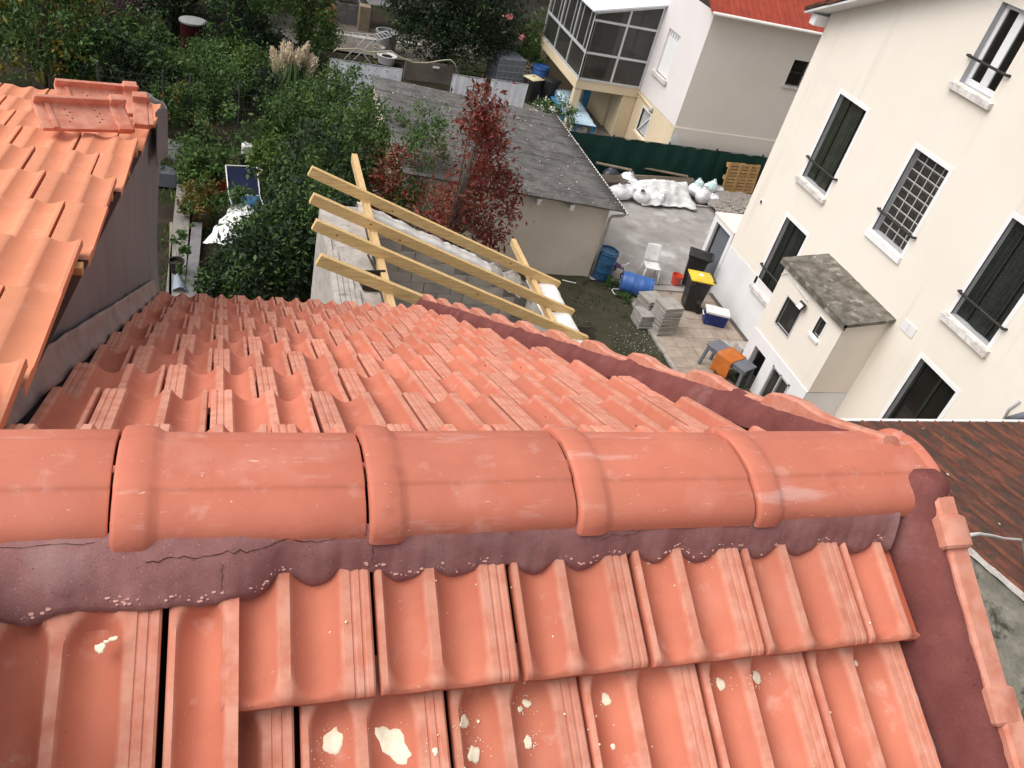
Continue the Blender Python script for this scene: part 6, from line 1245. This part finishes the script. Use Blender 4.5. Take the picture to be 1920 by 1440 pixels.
bt_('dark conifer right of the maroon drum', 440, 130, [(0, 0, 1.4, .95, 1.0), (0, .1, 2.5, .75, 1.0), (.2, .1, 3.4, .45, .8), (.1, -.3, .6, .7, .6)], 'leaf_dark', 7000, .11, ('leaf_mid', .45), 'conifer')
bt_('bright green broadleaf tree above the pampas grass', 562, 118, [(0, 0, 1.7, 1.05, 1.3), (.5, .2, 2.6, .8, .9), (-.6, .3, 2.2, .8, .9), (.6, -.3, .9, .7, .7)], 'leaf_mid', 8500, .11, ('leaf_bright', .25))
bt_('light green bush left of the pampas plumes', 470, 180, [(0, 0, .75, .65, .7), (-.3, -.3, .5, .45, .5)], 'leaf_mid', 3600, .09, ('leaf_bright', .5), 'light_bush', 'bush', .04)
bt_('feathery green bush behind the wire fence, next to the left roof corner', 350, 205, [(0, 0, .9, .85, .8), (.9, .1, .8, .65, .7), (-.8, .2, 1.0, .7, .8)], 'leaf_mid', 5200, .08, ('leaf_bright', .12), 'feathery_bush', 'bush', .04)
bt_('green bush hanging over the wire fence post', 362, 262, [(0, 0, .8, .60, .7), (-.6, .1, .8, .5, .6)], 'leaf_mid', 3200, .075, ('leaf_ochre', .14), 'fence_bush', 'bush', .03)
bt_('big dark round tree behind the shed', 828, 132, [(0, 0, 2.4, 1.8, 1.6), (1.3, .2, 2.1, 1.4, 1.3), (-1.2, .4, 2.4, 1.2, 1.2), (.6, -.6, 1.2, 1.3, .9), (-.8, -.4, 1.3, 1.1, .9), (0, .5, 3.6, 1.5, 1.1)], 'leaf_dark', 26000, .13, ('leaf_mid', .06), 'round_tree', 'tree', .16, .75)
bt_('sprawling rose bush under the veranda corner', 950, 148, [(0, 0, 1.5, 1.0, 1.1), (.9, .2, 1.7, .7, .9), (-.8, .1, 1.2, .7, .7), (.6, -.4, 1.0, .6, .6)], 'leaf_mid', 6500, .10, ('leaf_ochre', .12), 'rose_bush', 'bush', .05)
for i, (px, py, lb) in enumerate([(952, 31, 'pink rose highest on the rose bush'), (980, 68, 'larger pink rose on the right of the rose bush'), (957, 33, 'second pink rose beside the highest one')]):
    p = G(px, py, 3.3 - .2 * i); P = np.array(p) + RNG.normal(size=(26, 3)) * .04; o = bpy.data.objects.new('rose', leaf_mesh('rose', 'rose', P - np.array(p), .07, asp=.8)); COL.objects.link(o); o.location = p; _tag(o, lb, 'rose', 'roses on the rose bush')
shrub('low bush with white flowers at the shed roof corner', 1040, 212, .9, .55, 'leaf_mid', 1900, .08, .5, 'flowering bushes by the veranda', 'bush', 'flowering_bush', .02, [(1062, 222, .9, .4), (1020, 208, .8, .4)], ('flower_white', .03)); shrub('bushy green plant in the lower garden beside the weathered board', 385, 318, .55, .60, 'leaf_mid', 2600, .10, .5, 'small plants in the lower garden', 'plant', 'garden_plant', .02, [(372, 330, .4, .4)], ('leaf_bright', .3)); shrub('straggly yellowing plant below the bushy one', 378, 375, .45, .42, 'leaf_ochre', 1300, .09, .45, 'small plants in the lower garden', 'plant', 'garden_plant', .015, [(372, 400, .4, .35)], ('leaf_mid', .6)); shrub('loose leafy shoots in front of the blue lounger', 452, 385, .55, .35, 'leaf_mid', 700, .09, .4, 'small plants in the lower garden', 'plant', 'garden_plant', .015)
shrub('light green plant with big leaves near the jerrycans', 505, 310, 1.1, .5, 'leaf_bright', 1500, .12, .6, 'small plants in the lower garden', 'plant', 'garden_plant', .02)
shrub('loose olive sapling growing by the wire fence', 330, 290, .8, .7, 'leaf_mid', 1600, .09, .6, 'small plants in the lower garden', 'plant', 'garden_plant', .02, [(420, 260, .8, .8), (395, 290, .6, .6)]); shrub('low weeds at the foot of the grey table', 1362, 705, .12, .18, 'leaf_mid', 500, .05, .12, 'weeds by the porch annex', 'plant', 'weed', .01, [(1345, 700, .1, .12), (1385, 715, .12, .16)]); shrub('small weeds growing behind the blue barrel', 1150, 528, .15, .20, 'leaf_mid', 450, .05, .12, 'weeds by the porch annex', 'plant', 'weed', .01)
shrub('tuft of green weeds beside the white hoop', 1168, 556, .12, .22, 'leaf_mid', 500, .05, .08, 'weeds on the lawn', 'plant', 'weed', .01)
shrub('leafy shoot growing out of the black flower pot', 335, 470, .9, .22, 'leaf_mid', 420, .08, .5, 'small plants in the lower garden', 'plant', 'potted_plant', .012)
# grass carpet in the lower garden
P = np.stack([RNG.uniform(-3, 4, 16000), RNG.uniform(12, 27, 16000), RNG.uniform(.04, .10, 16000)], 1); k = np.array([nz(x * .9, y * .9) for x, y, _ in P]) > -.05; P = P[k]
o = bpy.data.objects.new('garden_grass', leaf_mesh('garden_grass', 'leaf_mid', P, .13, asp=.16, dirs=np.array([0, 0, .9]))); COL.objects.link(o); _tag(o, 'patchy dark grass covering the garden ground', 'grass', kind='stuff')
P = np.stack([RNG.uniform(5.9, 9.55, 9000), RNG.uniform(10, 16.6, 9000), RNG.uniform(.04, .065, 9000)], 1); k = np.array([nz(x * 1.3, y * 1.3, 4) for x, y, _ in P]) > .0; P = P[k]
o = bpy.data.objects.new('lawn_grass', leaf_mesh('lawn_grass', 'leaf_dark', P, .06, asp=.18, dirs=np.array([0, 0, .7]))); COL.objects.link(o); _tag(o, 'short mossy grass on the bare lawn', 'grass', kind='stuff')
# pampas grass
p = at(545, 196, 0.0); pg = thing('pampas_grass', 'pampas grass with cream plumes in the middle of the garden', 'grass', p); b = Vector(p)
n = 420; d = RNG.normal(size=(n, 3)); mb = MB()
for k in range(260):
    a = random.uniform(0, 6.28); r = random.uniform(.4, 1.0); h = random.uniform(.7, 1.5); e = b + Vector((r * math.cos(a), r * math.sin(a), h * .55)); m_ = b + Vector((r * .5 * math.cos(a), r * .5 * math.sin(a), h)); w = Vector((-math.sin(a), math.cos(a), 0)) * .012
    mb.add([b + w, b - w, m_ - w, m_ + w, e], [(0, 1, 2, 3), (3, 2, 4)])
struct(mb.build('grass_blades', 'leaf_mid', pg), 'stuff')
for k in range(22):
    a = random.uniform(0, 6.28); r = .70 * math.sqrt(random.random()); top = b + Vector((r * math.cos(a) * 1.15, r * math.sin(a) * .7, random.uniform(1.60, 2.05) - .40 * r)); root = b + Vector((.12 * math.cos(a), .12 * math.sin(a), .3)); dr = (top - root).normalized()
    q = np.linspace(0, 1, 560); bt0 = np.array(top - dr * .72); ax = bt0[None] + np.array(dr)[None] * .72 * q[:, None]; rr = .125 * np.sin(np.pi * np.clip(q * .92 + .05, 0, 1)) ** .7; ax = ax + RNG.normal(size=(560, 3)) * rr[:, None] * .5 - np.array(b)
    o = bpy.data.objects.new('plume', leaf_mesh('plume', 'pampas', ax, .11, asp=.20, dirs=np.array(dr)[None] * .9)); COL.objects.link(o); o.parent = pg; ORG[o] = ORG[pg]
    mb = MB(); mb.tube([root, top - dr * .3], .008, 5); mb.build('stalk', 'pampas', pg)
